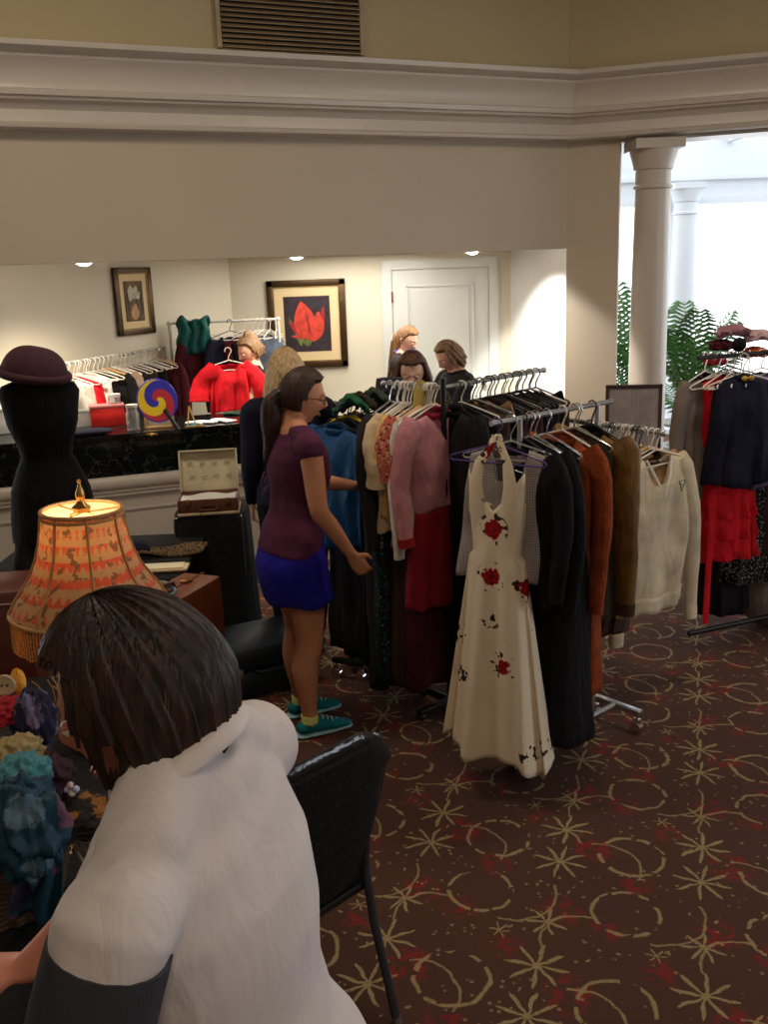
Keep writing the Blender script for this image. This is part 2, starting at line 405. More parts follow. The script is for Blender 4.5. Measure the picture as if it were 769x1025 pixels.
# the rest of the foyer behind and beside the camera
w=MB(); w.box((-5,-3.5,0),(-4.9,5.2,4.6)); struct('wall_far_left',w,paint,smooth=False)
w=MB(); w.box((-5,-3.6,0),(8,-3.5,4.6)); struct('wall_behind_camera',w,paint,smooth=False)
w=MB(); w.box((7.0,-3.5,0),(7.1,0,4.6)); w.box((7.0,2.2,0),(7.1,6.1,4.6)); w.box((7.0,0,0),(7.1,2.2,1.0)); w.box((7.0,0,3.2),(7.1,2.2,4.6)); struct('wall_far_right',w,paint,smooth=False)  # unseen wall; its opening is made up to hold the added side lamp

# door in the back wall
dx0,dx1=aty(382,262,BY).x,aty(498,257,BY).x; dz=2.165
w=MB(); cw=.085
w.box((dx0,BY-.03,0),(dx0+cw,BY,dz)); w.box((dx1-cw,BY-.03,0),(dx1,BY,dz)); w.box((dx0,BY-.032,dz-cw),(dx1,BY,dz))
w.box((dx0-.012,BY-.018,0),(dx0,BY,dz+.012)); w.box((dx1,BY-.018,0),(dx1+.012,BY,dz+.012))
dr=thing('door_1','white painted panel door in the back wall','door',(0,0,0)); del dr['label']; del dr['category']; dr['kind']='structure'
w.build('door_casing',doorw,dr,smooth=False)
w=MB(); a,b_,t=dx0+cw+.006,dx1-cw-.006,dz-cw-.006
w.box((a,BY-.012,.01),(b_,BY,t))
w.build('door_leaf',doorw,dr,smooth=False)
for z0,z1 in ((1.02,t-.14),(.18,.88)):
    w=MB()
    for (xa,xb,za,zb) in ((a+.13,b_-.13,z1-.02,z1),(a+.13,b_-.13,z0,z0+.02),(a+.13,a+.15,z0,z1),(b_-.15,b_-.13,z0,z1)): w.box((xa,BY-.026,za),(xb,BY-.011,zb),bev=.004)
    w.box((a+.18,BY-.022,z0+.05),(b_-.18,BY-.011,z1-.05),bev=.004)
    w.build('door_panel',doorw,dr,smooth=False)
for z in (1.83,1.0,.25):
    w=MB(); w.box((a-.012,BY-.034,z-.05),(a+.006,BY-.011,z+.05)); w.build('hinge',brass,dr)
w=MB(); w.tube([(b_-.06,BY-.012,1.0),(b_-.06,BY-.05,1.0)],.012); w.ball((b_-.06,BY-.07,1.0),.028); w.build('door_handle',brass,dr)

# column on the right, carrying the cornice
cs=K+DB*.645; 
def column(name,cx_,cy_,r,zt,m):
    w=MB(); s=r/.14
    prof=[(.21,0),(.21,.06),(.19,.08),(.20,.12),(.17,.15),(.16,.20),(.152,.22),(.15,.9),(.146,1.8),(.135,zt-.36),(.15,zt-.35),(.15,zt-.33),(.136,zt-.32),(.136,zt-.22),(.15,zt-.21),(.155,zt-.18),(.17,zt-.13),(.18,zt-.10),(.185,zt-.07)]
    w.lathe([(a*s,z) for a,z in prof],40,c=(cx_,cy_),cap=True); q=.188*s
    w.box((cx_-q,cy_-q,zt-.07),(cx_+q,cy_+q,zt)); return struct(name,w,m,angle=30)
column('trim_3',cs.x+.02,cs.y+.05,.138,2.96,trimw)

# sunroom beyond the column
SY=12.0
col2=aty(683,300,11.7)
column('trim_4',col2.x,11.7,.14,2.95,sunp)
xL=aty(612,250,SY).x-.6; xa=aty(671,250,SY).x; xb=aty(697,250,SY).x
w=MB(); zt=aty(730,203,SY).z
w.box((xa-.02,SY,0),(xb,SY+.2,zt+.02)); w.box((xL-1,SY,0),(8,SY+.2,.45))
w.box((xL-1,SY,zt),(8,SY+.2,3.62)); struct('wall_sunroom',w,sunp,smooth=False)
w=MB(); w.box((xL-1,SY-.04,3.0),(8,SY,3.05)); w.box((xL-1,SY-.03,zt),(8,SY,zt+.08)); struct('trim_5',w,sunp,smooth=False)
# clerestory bars of the sunroom roof
w=MB()
for k,(yy,zz) in enumerate(((9.6,3.38),(10.3,3.46),(11.0,3.54))): w.box((1.0,yy,zz),(8,yy+.10,zz+.07))
for k in range(5): w.box((3.0+k*1.25,8.6,3.42),(3.06+k*1.25,12.1,3.66))
struct('window_1',w,sunp,smooth=False)
w=MB()
for k in range(1,4): x=xb+k*1.35; w.box((x,SY+.05,.45),(x+.05,SY+.12,zt))
x=xa; w.box((xL-1,SY+.04,.45),(8,SY+.13,.50)); struct('window_2',w,sunp,smooth=False)

# ceiling vent above the cornice
s0,z0=atw(222,55,A0,DA); s1,_=atw(359,40,A0,DA)
vt=thing('ceiling_vent','brown louvred air vent high on the wall above the cornice','vent',(*(A0+DA*s0),3.54),math.atan2(DA.y,DA.x))
L_=s1-s0; hgt=.42
w=MB(); w.box((-.03,-.02,-.02),(L_+.03,-.001,hgt+.02)); w.box((-.03,-.035,-.02),(0,-.02,hgt+.02)); w.box((L_,-.035,-.02),(L_+.03,-.02,hgt+.02)); w.build('frame',mat('vent_frame_paint',srgb(168,150,120),.5),vt,smooth=False)
w=MB(); w.box((0,-.024,-.02),(L_,-.021,hgt)); w.build('duct_backing',mat('duct_black',(.02,.016,.012),.9,var=0),vt,smooth=False)
for k in range(14):
    w=MB(); z=k*.031-.02; w.add([(0,-.05,z),(L_,-.05,z),(L_,-.024,z+.018),(0,-.024,z+.018),(0,-.05,z+.006),(L_,-.05,z+.006),(L_,-.024,z+.024),(0,-.024,z+.024)],[[0,1,2,3],[7,6,5,4],[0,4,5,1],[1,5,6,2],[2,6,7,3],[3,7,4,0]])
    w.build('slat',mat('vent_slat_bronze',srgb(140,116,84),.45),vt,smooth=False)

# counter
cz=1.07; Lc=2.2
Cc=V(atz(0,445,cz)[:2]); DC=V(atz(249,425.6,cz)[:2])-Cc; DC.normalize(); DC=(DC+DA).normalized()
MC=frame((Cc.x,Cc.y),(DC.x,DC.y))
ct=thing('reception_counter','long counter with a glossy black marble top and white panelled front','counter',(Cc.x,Cc.y,0),math.atan2(DC.y,DC.x))
w=MB(); w.box((-.3,0,cz-.035),(Lc,.62,cz),bev=.006); w.build('counter_top',marble,ct,smooth=False)
w=MB(); w.box((-.3,.02,.77),(Lc-.02,.06,cz-.035)); w.build('marble_apron',marble,ct,smooth=False)
w=MB(); w.tube([(-.3,.03,.735),(Lc-.02,.03,.735)],[(.05,.04)]*2,16); w.box((-.3,.012,.675),(Lc-.02,.1,.69)); w.box((-.3,.005,.65),(Lc-.02,.1,.66)); w.build('rounded_moulding',trimw,ct)
w=MB(); w.box((-.3,.03,.0),(Lc-.03,.10,.74)); w.box((-.3,.018,.54),(Lc-.03,.03,.552)); w.box((-.3,.0,.0),(Lc-.03,.03,.12)); w.build('front_panel',trimw,ct,smooth=False)
w=MB(); w.box((-.3,.10,.0),(Lc-.03,.58,cz-.05)); w.build('cabinet_body',trimw,ct,smooth=False)
def onc(px,py,off=0): 
    p=atz(px,py,cz+off); return V((p.x,p.y,cz))

# recessed lights under the bulkhead
for i,(px,py,lb) in enumerate(((84,262,'recessed ceiling light at the left end of the bulkhead, above the burgundy hat'),(297,258,'recessed ceiling light above the framed red tulip'),(473,251,'recessed ceiling light above the white door'))):
    s_,_=atw(px,py,A0-V((DA.y,-DA.x))*.20,DA); p=A0-NA*.20+DA*s_
    t=thing('recessed_light',lb,'ceiling light',(p.x,p.y,2.205),0,'recessed lights over the counter')
    w=MB(); w.lathe([(.075,0),(.078,-.012),(.06,-.02),(.05,-.012),(.05,0)],28); w.build('trim_ring',white,t)
    w=MB(); w.ball((0,0,-.008),(.05,.05,.028),16); w.build('bulb',mat('lamp_glow',(1,.93,.8),.5,var=0,emis=30),t)
    l=bpy.data.lights.new('downlight','SPOT'); l.energy=74; l.color=(1,.86,.66); l.spot_size=radians(140); l.spot_blend=.9; l.shadow_soft_size=.05
    o=bpy.data.objects.new('downlight',l); C.objects.link(o); o.location=(p.x,p.y,2.14)
# ================================================================== CLOTHES AND RACKS
def garment(name,label,cat,loc,rz,m,L=.7,hw=.2,hem=.22,waist=None,wz=.42,dp=.05,hdp=.07,sleeve=None,sl=.56,sang=.10,sw=.062,neck=.08,nd=.05,folds=7,fa=.012,collar=None,cuff=None,band=None,top=-.088,group=None,sm=None,tilt=0,open_front=None,seed=0,cuffn='cuff'):
    # local x = across the shoulders, y = along the rail (its face looks towards -y), z up; origin on the rail
    g=thing(name,label,cat,loc,rz,group,ry=tilt); R=random.Random(seed+len(label)); ph=R.random()*6; ph2=R.random()*6
    waist=waist if waist is not None else (hw+hem)/2*.97
    def prof(v):
        d=v*L
        k=min(1,d/max(.01,wz)); a=hw+(waist-hw)*(k*k*(3-2*k))
        if d>wz and L>wz:
            q=(d-wz)/(L-wz); a=waist+(hem-waist)*(q**.9)
        y=.012+(dp-.012)*min(1,d/.16)**.7; y=y+(hdp-dp)*v
        return a,y
    def body(zs=1,side=1):
        def fn(u,v):
            an=2*pi*u; a,y=prof(v); c,s=cos(an),sin(an)
            x=a*math.copysign(abs(c)**.8,c); yy=y*math.copysign(abs(s)**.75,s)
            fold=fa*(.15+v)*(sin(folds*an+ph)+.6*sin((folds*2+1)*an+ph2+v*2.5))
            yy+=fold*(1 if s>0 else -1)*abs(s)**.5+ .006*sin(v*9+x*22+ph)+.012*min(1,v*3)*noise.noise(V((x*11+ph,seed*2.+s*.6,v*L*7))); x*=1+fold*.5/max(a,.05)*.4
            z=top-.30*abs(x)*(1-min(1,v*1.6)) - v*L
            if v<.5:
                t=max(0,1-(x/neck)**2); z-= (nd if s<0 else nd*.25)*t*max(0,1-v*L/.14)
            z+= .010*sin(3*an+ph)*v
            return (x,yy,z)
        return fn
    b=MB(); b.grid(body(),64,26); bo=b.build('body',m,g,solid=.003)
    if band:
        mm,v0,v1=band; fb=body(); b=MB(); b.grid(lambda u,v:(lambda p:(p[0]*1.012,p[1]*1.05+math.copysign(.002,p[1]),p[2]))(fb(u,v0+(v1-v0)*v)),64,4); b.build('hem_band',mm,g,solid=.004)
    if open_front:
        b=MB(); fb=body(); b.grid(lambda u,v:(lambda p:(p[0],p[1]-.006,p[2]))(fb(.75+.004*(u-.5)*4,v*.98+.01)),2,24); b.build('placket',open_front,g,solid=.003)
    for sx in (-1,1):
        if not sleeve: break
        x0=sx*hw*.93; z0=top-.30*hw-.035
        long_=sleeve=='long'; n=9; P=[];Rr=[]
        Ls=sl if long_ else min(sl,.24)
        for i in range(n):
            t=i/(n-1); out=(sang*Ls*(t**.6)+.02*math.sin(t*3)) ; P.append((x0+sx*out, .012*sin(t*5+ph+sx)-.03*t*(1 if long_ else .3), z0-Ls*t*(.97)))
            r=sw*(1-.38*t if long_ else 1+.12*t)*(1+.05*sin(t*19+ph)); Rr.append((r*(.9),r*.62))
        P=[(x0-sx*.03,0,z0+.05)]+P; Rr=[(sw*.75,sw*.4)]+Rr
        b=MB(); b.tube(P,Rr,16,side=(1,0,0)); 
        so=b.build('sleeve',sm or m,g)
        if cuff:
            b=MB(); e=P[-1]; e0=P[-2]; q=V(e0).lerp(V(e),.45); b.tube([q,V(e)+V((0,0,-.008))],[(Rr[-1][0]*1.08,Rr[-1][1]*1.15)]*2,16,side=(1,0,0)); b.build(cuffn,cuff,so)
    if collar:
        b=MB(); pts=[]
        for i in range(15):
            a=pi*2*i/14; pts.append((neck*.92*cos(a),.026*sin(a)-.004, top-.004-.30*abs(neck*.9*cos(a))-(nd*.62 if sin(a)<0 else nd*.1)*abs(sin(a))))
        b.tube(pts[:-1],[(.017,.010)]*14,8,closed=True); b.build('collar',collar,g)
    return g
# hangers: one prototype per colour, the rest are copies
HP={}
def hanger(kind,label,loc,rz,group=None,w=.2,tilt=0):
    mats={'white':whitep,'black':blackp,'clear':clearp,'purple':purplep,'wood':woodh,'silver':chrome}
    if kind in HP:
        h=dup(HP[kind],loc,rz,label,group)
        if group is None and 'group' in h: del h['group']
        return h
    h=thing('clothes_hanger',label,'hanger',loc,rz,group); m=mats[kind]
    t=.0035 if kind in('purple',) else .004
    b=MB(); pts=[(.024*cos(a),0,.024*sin(a)) for a in [radians(200-i*18) for i in range(15)]]
    pts=[(p[0],p[1],p[2]-.008) for p in pts]+[(.006,0,-.045),(0,0,-.058),(0,0,-.082)]
    b.tube(pts,.0026 if kind in('wood','clear') else t*.85,8); b.build('hook',chrome if kind in('wood','clear') else m,h)
    b=MB()
    if kind=='wood': b.tube([(-w,0,-.135),(-w*.6,0,-.112),(-.03,0,-.082),(.03,0,-.082),(w*.6,0,-.112),(w,0,-.135)],[(.010,.008)]*6,10,side=(0,1,0))
    else:
        b.tube([(0,0,-.08),(w*.5,0,-.108),(w*.97,0,-.137),(w,0,-.147),(w*.96,0,-.155),(0,0,-.155),(-w*.96,0,-.155),(-w,0,-.147),(-w*.97,0,-.137),(-w*.5,0,-.108)],t,8,closed=True,side=(0,1,0))
        if kind=='purple': b.tube([(w*.55,0,-.112),(w*.55,0,-.127),(w*.62,0,-.127)],t*.8,6); b.tube([(-w*.55,0,-.112),(-w*.55,0,-.127),(-w*.62,0,-.127)],t*.8,6)
    b.build('hanger_arms',m,h)
    HP[kind]=h; return h
def rad2(d): return math.atan2(d[1],d[0])

black1=cloth('black_wool',16,14,17,var=.3); black2=cloth('black_cotton',24,22,26); navy=cloth('navy_cloth',22,24,44); char=cloth('charcoal_cloth',46,42,44)
pink=cloth('dusty_pink_wool',196,132,140); redt=cloth('deep_red_wool',150,28,40); maroon=cloth('maroon_cloth',72,18,30)
cream=cloth('cream_knit',232,214,182,bump=.8,bscale=420); creamb=cloth('cream_blouse_cloth',222,198,160); yellow=cloth('pale_yellow_cloth',226,190,110); suede=cloth('rust_suede',140,62,28,var=.25,bump=.5,bscale=90)
olive=cloth('olive_brown_satin',112,80,34,rough=.5,var=.25); dolive=cloth('dark_olive_cloth',52,44,30); plum=cloth('plum_velvet',52,20,36,var=.25); bluej=cloth('bright_blue_nylon',16,70,118,rough=.5); teal=cloth('teal_satin',10,92,88,rough=.4)
whitec=cloth('white_cloth',226,218,208); brownc=cloth('dark_brown_cloth',66,44,34); beige=cloth('camel_cloth',176,138,96); greyc=cloth('grey_brown_cloth',120,106,98); red2=cloth('scarlet_cloth',206,22,36); yell2=cloth('strong_yellow_cloth',226,190,30); orange=cloth('orange_cloth',190,90,40); limeg=cloth('olive_yellow_scarf_cloth',170,150,80); purp=cloth('purple_cloth',92,50,120)
floralp=blotch_mat('peach_floral_print',(196,104,84),[(55,.42,.6,(226,190,160),0),(60,.36,.5,(130,28,38),3.1),(70,.3,.3,(60,40,60),7.7)])
sequin=blotch_mat('teal_sequin_print',(20,24,26),[(60,.35,.5,(20,110,100),1.2),(40,.3,.25,(120,150,140),5)],.4)
multi=blotch_mat('multicolour_silk',(24,22,60),[(9,.5,.35,(176,30,110),1.2),(10,.5,.35,(20,120,110),5),(9,.5,.3,(210,130,50),9)],.4)
hound=blotch_mat('speckled_black_white',(20,18,22),[(90,.3,.8,(200,196,196),1.2)])
rosem=rose_mat(); tweed=tweed_mat()
def tagcard(parent_,loc,w=.05,h=.075,m=None,ry=.2):
    pass

# ---- rack A: rolling rail in the middle
dA=V((.76,.65)); PA=V((.36,3.42)); PB=V((1.03,3.99)); zA=1.5
def rack_line(name,label,P,Q,z,foot=.16,casters=True,m=steel,feet=(1,1),posts=(1,1)):
    d=(Q-P); Ld=d.length; g=thing(name,label,'clothes rack',(P.x,P.y,0),rad2(d))
    b=MB(); b.tube([(-.02,0,z),(Ld+.02,0,z)],.0105,14); b.build('top_rail',m,g)
    b=MB(); b.tube([(0,0,.1),(Ld,0,.1)],[(.016,.012)]*2,10); b.build('base_rail',m,g)
    for i,x in enumerate((0,Ld)):
        if posts[i]:
            b=MB(); b.tube([(x,0,.1),(x,0,z-.012)],.0125,12); b.ball((x,0,z),.018,12); b.build('upright',m,g)
        if feet[i]:
            b=MB(); b.box((x-.016,-foot,.086),(x+.016,foot,.112),bev=.003); b.build('cross_foot',m,g)
            for s in (-1,1):
                y=s*(foot-.02); b=MB(); b.tube([(x,y,.09),(x,y,.065)],.007,8); b.box((x-.012,y-.016,.03),(x+.012,y+.016,.068),bev=.004); w=b.build('caster',chrome,g)
                b=MB(); b.tube([(x-.014,y,.026),(x+.014,y,.026)],.026,18); b.build('wheel',chrome,w)
    return g
g=thing('garment_rack','chrome rolling rack in the middle, floral dress at its near end','clothes rack',(PA.x,PA.y,0),rad2(dA)); LAr=(PB-PA).length
b=MB(); b.tube([(.06,0,zA),(.80,0,zA)],.0105,14); b.build('top_rail',steel,g)
b=MB(); b.tube([(.22,0,.1),(LAr,0,.1)],[(.016,.012)]*2,10); b.build('base_rail',steel,g)
for x in (.22,.70): b=MB(); b.tube([(x,0,.1),(x,0,zA)],.0105,12); b.build('upright',steel,g)
for x,f_ in ((.22,.06),(LAr,.135)):
    b=MB(); b.box((x-.016,-f_,.086),(x+.016,f_,.112),bev=.003); b.build('cross_foot',steel,g)
    for s in (-1,1):
        y=s*(f_-.02); b=MB(); b.tube([(x,y,.09),(x,y,.065)],.007,8); b.box((x-.012,y-.016,.03),(x+.012,y+.016,.068),bev=.004); w=b.build('caster',chrome,g)
        b=MB(); b.tube([(x-.014,y,.026),(x+.014,y,.026)],.026,18); b.build('wheel',chrome,w)
rz=radians(-60)
def onA(s): p=PA+dA*s; return (p.x,p.y,zA+.002)
def hz(t,d=-.014): return (t[0],t[1],t[2]+.0)
# floral halter dress on the purple hanger, at the near end
R0=radians(-34)
lp=onA(.09)
fd=thing('halter_dress','long cream halter dress printed with red roses on a purple hanger','dress',lp,R0)
def dress(u,v):
    an=2*pi*u; c,s=cos(an),sin(an); z=-.30-v*1.03
    if v<.22: a=.105+.01*cos(v*14); 
    else: a=.112+(v-.22)/.78*.105
    y=.035+.075*v
    fd_=.022*(max(0,v-.12))*(sin(6*an+.7)+.7*sin(11*an+1.8+v*1.5))
    x=a*math.copysign(abs(c)**.85,c)*(1+fd_*1.3); yy=y*math.copysign(abs(s)**.8,s)+fd_*(1 if s>0 else -1)*1.2
    if v<.1: z+= .13*abs(x/.105)**1.2*(1-v/.1)*(1 if s<0 else .2)-.03*(1-v/.1)
    z+=.02*sin(4*an)*v+ (.03*c)*v*-1
    return (x,yy,z)
b=MB(); b.grid(dress,96,50); b.build('dress_body',rosem,fd,solid=.003)
for sx,(xa_,za) in ((-1,(-.012,-.075)),(1,(.014,-.05))):
    b=MB(); pts=[(xa_,-.012,za),(sx*.028,-.022,za-.035),(sx*.058,-.03,-.15),(sx*.072,-.036,-.23),(sx*.066,-.036,-.33),(sx*.055,-.030,-.42)]
    b.tube(pts,[(.013,.004),(.015,.004),(.020,.005),(.028,.006),(.036,.007),(.03,.006)],10,side=(1,0,0)); b.build('halter_strap',rosem,fd)
b=MB(); b.tube([(-.012,-.012,-.075),(-.01,.0,-.052),(.0,.012,-.048),(.014,-.012,-.05)],[(.014,.004)]*4,8,side=(1,0,0)); b.build('neck_strap',rosem,fd)
hanger('purple','purple plastic hanger carrying the long rose printed halter dress',lp,R0,w=.2)
# tweed waistcoat just behind it
lp=onA(.17)
wv=garment('waistcoat','grey herringbone tweed waistcoat hung behind the rose printed dress','waistcoat',lp,radians(-30),tweed,L=.53,hw=.165,hem=.23,waist=.19,wz=.2,dp=.04,hdp=.05,neck=.07,nd=.22,folds=4,fa=.006)
hanger('clear','clear plastic hanger carrying the grey tweed waistcoat',lp,radians(-30))
lp=onA(.24)
mj=garment('military_jacket','black jacket with silver braid bars, hung right of the tweed waistcoat','jacket',lp,rz,black1,L=.62,hw=.2,hem=.21,dp=.05,sleeve='long',sl=.5,collar=black2)
for k in range(4):
    b=MB(); z=-.19-k*.052; b.tube([(.03,-.068,z),(.10,-.068,z-.004)],.003,6); b.build('silver_braid',chrome,mj)
hanger('black','black hanger carrying the jacket with silver braid bars',lp,rz)
lp=onA(.31)
garment('long_coat','long plain black coat reaching nearly to the floor beside the rust suede coat','coat',lp,rz,black1,L=1.20,hw=.2,hem=.25,dp=.06,hdp=.10,sleeve='long',collar=black1,folds=6)
hanger('clear','clear hanger carrying the long plain black coat',lp,rz)
lp=onA(.38)
garment('long_skirt_dress','long black dress squeezed between the plain black coat and the rust suede coat','dress',lp,rz,black2,L=1.2,hw=.18,hem=.25,dp=.05,hdp=.09,folds=9)
hanger('clear','clear hanger carrying the long black dress beside the suede coat',lp,rz)
lp=onA(.475)
garment('suede_coat','long rust brown suede coat hanging on a cream hanger','coat',lp,rz,suede,L=1.05,hw=.2,hem=.21,dp=.055,hdp=.075,sleeve='long',sl=.6,collar=suede,open_front=suede,folds=5,fa=.014)
hanger('white','cream plastic hanger carrying the long rust suede coat',lp,rz)
lp=onA(.57)
g=garment('olive_waistcoat','dark olive waistcoat with a white price tag, right of the suede coat','waistcoat',lp,rz,dolive,L=.75,hw=.19,hem=.2,dp=.05,collar=brownc)
b=MB(); b.box((.07,-.062,-.27),(.125,-.058,-.17)); b.build('price_tag',whitec,g)
hanger('clear','clear hanger carrying the dark olive waistcoat',lp,rz)
lp=onA(.665)
garment('bomber_jacket','shiny olive brown jacket with puffed sleeves, left of the cream sweater','jacket',lp,rz,olive,L=.86,hw=.2,hem=.18,waist=.22,wz=.5,dp=.08,hdp=.08,sleeve='long',sl=.66,sw=.085,sang=.05,collar=black2,cuff=brownc,band=(brownc,.92,.995),folds=9,fa=.02)
hanger('black','black hanger carrying the shiny olive brown jacket',lp,rz)
for s,mm,nm,lb in ((.31,navy,'folded_garment','crumpled navy garment bunched behind the silver braid jacket'),(.5,greyc,'folded_garment','small grey garment bunched beside the suede coat collar')):
    lp=onA(s)
    garment(nm,lb,'garment',lp,rz,mm,L=.26,hw=.15,hem=.17,dp=.04,folds=5,fa=.012)
for s in (.28,.55):
    hanger('silver','bare silver hanger hook on the middle rail',onA(s),rz+.1,'bare silver hangers on the middle rail',w=.2)

# ---- rack B: four-way rack behind, two arms meeting at one post
P0=V((.283,4.22)); zB=1.55; E1=V((.02,4.46)); E2=V((.83,4.80)); d1=(E1-P0).normalized(); d2=(E2-P0).normalized()
g=thing('corner_garment_rack','black rack with two rails meeting at one post, behind the rose dress','clothes rack',(P0.x,P0.y,0),0)
b=MB(); b.tube([(0,0,.03),(0,0,zB+.04)],[(.013,.013)]*2,10); b.build('post',blackm,g)
for E_ in (E1,E2):
    b=MB(); q=E_-P0; b.tube([(0,0,zB),(q.x,q.y,zB)],.010,12); b.ball((q.x,q.y,zB),.016,10); b.build('rail_arm',steel,g)
for k in range(4):
    a=k*pi/2+.7; b=MB(); b.box((0,-.018,.03),(.20,.018,.055),Matrix.Rotation(a,4,'Z'),bev=.003); f=b.build('foot',blackm,g)
    b=MB(); c=(.185*cos(a),.185*sin(a)); b.ball((c[0],c[1],.022),.022,12); b.build('caster',blackp,f)
def onB1(s): p=P0+d1*s; return (p.x,p.y,zB)
def onB2(s): p=P0+d2*s; return (p.x,p.y,zB)
r1=rad2((-d1.y*-1,d1.x*-1)) if False else rad2((d1.y,-d1.x)); r2=rad2((d2.y,-d2.x))
lp=onB1(.05)
pc=garment('coat_dress','dusty pink coat dress with a red collar, red cuffs and a red skirt','dress',lp,r1,pink,L=.46,hw=.2,hem=.165,waist=.17,wz=.36,dp=.06,hdp=.06,sleeve='long',sl=.50,sang=.16,sw=.07,collar=redt,cuff=redt,folds=3,fa=.006,neck=.085)
def skirt(m_,L_,z0,a0,a1,y0,y1,n=7,fa=.012):
    def fn(u,v):
        an=2*pi*u; c,s=cos(an),sin(an); a=a0+(a1-a0)*v; y=y0+(y1-y0)*v; f=fa*v*sin(n*an+1)
        return (a*math.copysign(abs(c)**.85,c)*(1+f*2),y*math.copysign(abs(s)**.8,s)+f*(1 if s>0 else -1),z0-v*L_)
    b=MB(); b.grid(fn,56,16); return b
skirt(redt,.46,-.54,.16,.205,.06,.08).build('skirt',redt,pc,solid=.003)
hanger('white','white hanger carrying the dusty pink coat dress',lp,r1)
seq=[(.105,'blouse','white long sleeved blouse with black piping, behind the pink coat dress','blouse',whitec,dict(L=.62,sleeve='long',sl=.62,cuff=black2,sw=.05),'wood'),
(.15,'floral_top','peach and red floral print top left of the pink coat dress','top',floralp,dict(L=.40,hw=.2,hem=.215,sleeve='short',sl=.2,sw=.075),'white'),
(.19,'yellow_blouse','pale yellow short sleeved blouse between the floral top and the cream blouse','blouse',yellow,dict(L=.5,sleeve='short',sl=.2,sw=.07),'white'),
(.23,'cream_blouse','cream blouse with wide short sleeves, left of the pale yellow blouse','blouse',creamb,dict(L=.56,sleeve='short',sl=.24,sw=.085,folds=8,fa=.014),'white'),
(.275,'sequin_dress','long dark dress with teal sequins, left of the cream blouse','dress',sequin,dict(L=1.33,hem=.22,dp=.05),'clear'),
(.32,'dark_coat','dark charcoal coat at the far end of the left rail arm','coat',char,dict(L=1.36,hem=.22,sleeve='long'),'clear')]
for i,(s,nm,lb,ca,mm,kw,hk) in enumerate(seq):
    lp=onB1(s); garment(nm,lb,ca,lp,r1+.03*i,mm,seed=i,**kw); hanger(hk,f'{ {"wood":"wooden","white":"white","clear":"clear plastic"}[hk]} hanger carrying the {lb.split(",")[0].split(" left of")[0].split(" at the")[0].split(" between")[0]}',lp,r1+.03*i)
lp=onB1(.125); g=garment('silk_dress','long multicolour silk dress hanging behind the pink coat dress, its hem lowest','dress',lp,r1,multi,L=1.22,hw=.13,hem=.17,dp=.04,folds=6); hanger('clear','clear hanger carrying the multicolour silk dress',lp,r1)
for s,mm,nm,lb in ((.165,brownc,'long_skirt','long dark brown skirt hanging under the floral top, close to the floor'),(.21,black2,'long_dress','long black dress under the yellow and cream blouses'),(.08,maroon,'long_skirt','dark maroon skirt hanging directly behind the red skirt')):
    garment(nm,lb,nm.split('_')[1],onB1(s),r1+.02,mm,L=1.32,hw=.13,hem=.20,dp=.04)
b=MB(); g=thing('olive_scarf','olive yellow scarf knotted over the left rail arm','scarf',onB1(.13),r1)
b.tube([(-.03,-.01,-.12),(-.028,-.012,-.03),(0,0,.016),(.03,.01,-.02),(.045,.015,-.13)],[(.035,.012),(.03,.012),(.022,.012),(.028,.012),(.045,.014)],12,side=(0,1,0)); b.build('scarf_cloth',limeg,g)
for i in range(6): hanger('white','white hanger hook crowded on the left rail arm above the blouses',onB1(.07+.012*i if i<3 else .21+.03*(i-3)),r1+.05*(i-2),'white hangers crowded on the left rail arm')
# dark things on the rear arm
dk=[black1,black2,brownc,char,black1,maroon,black2,brownc,black1,navy,black2,dolive]
for i in range(12):
    s=.10+i*.057; lp=onB2(s)
    garment('dark_garment','dark garment crowded on the rear rail behind the rust suede coat','garment',lp,r2+.04*((i*7)%5-2),dk[i],L=[1.3,1.25,1.0,.85,1.1,.7,.9,.62,.8,1.0,.7,.85][i],hw=.17+.01*(i%3),hem=.2,dp=.045,seed=i,group='dark garments crowded on the rear rail')
    hanger('black','black hanger crowded on the rear rail above the dark garments',lp,r2+.04*((i*7)%5-2),'black hangers on the rear rail')
for i in range(6):
    hanger(('white','clear','black','silver','black','white')[i],('white','clear','black','silver','black','white')[i]+' hanger crowded among black ones on the rear rail',onB2(.13+i*.11),r2+.1,'mixed hangers on the rear rail')
for i,(s,mm,lb) in enumerate(((.33,beige,'tan sleeve folded over the rear rail among black hangers'),(.56,dolive,'olive cap lying on the dark clothes of the rear rail'),(.76,black1,'black top bunched at the far end of the rear rail'))):
    p=onB2(s); g=thing('folded_cloth',lb,'garment',(p[0]+.04,p[1]-.05,p[2]-.09),r2)
    b=MB(); b.grid(lambda u,v:((u-.5)*.2,.05*cos(pi*(v-.5))*-1+.02*sin(9*u),-.01-.09*abs(v-.5)**1.3*2+.012*sin(12*u+5*v)),14,10); b.build('cloth',mm,g,solid=.01)
lp=onB2(.075)
garment('black_coat','black coat overlapping the right shoulder of the pink coat dress','coat',lp,r2-.25,black2,L=1.3,hw=.2,hem=.22,sleeve='long',sl=.5,collar=black1)

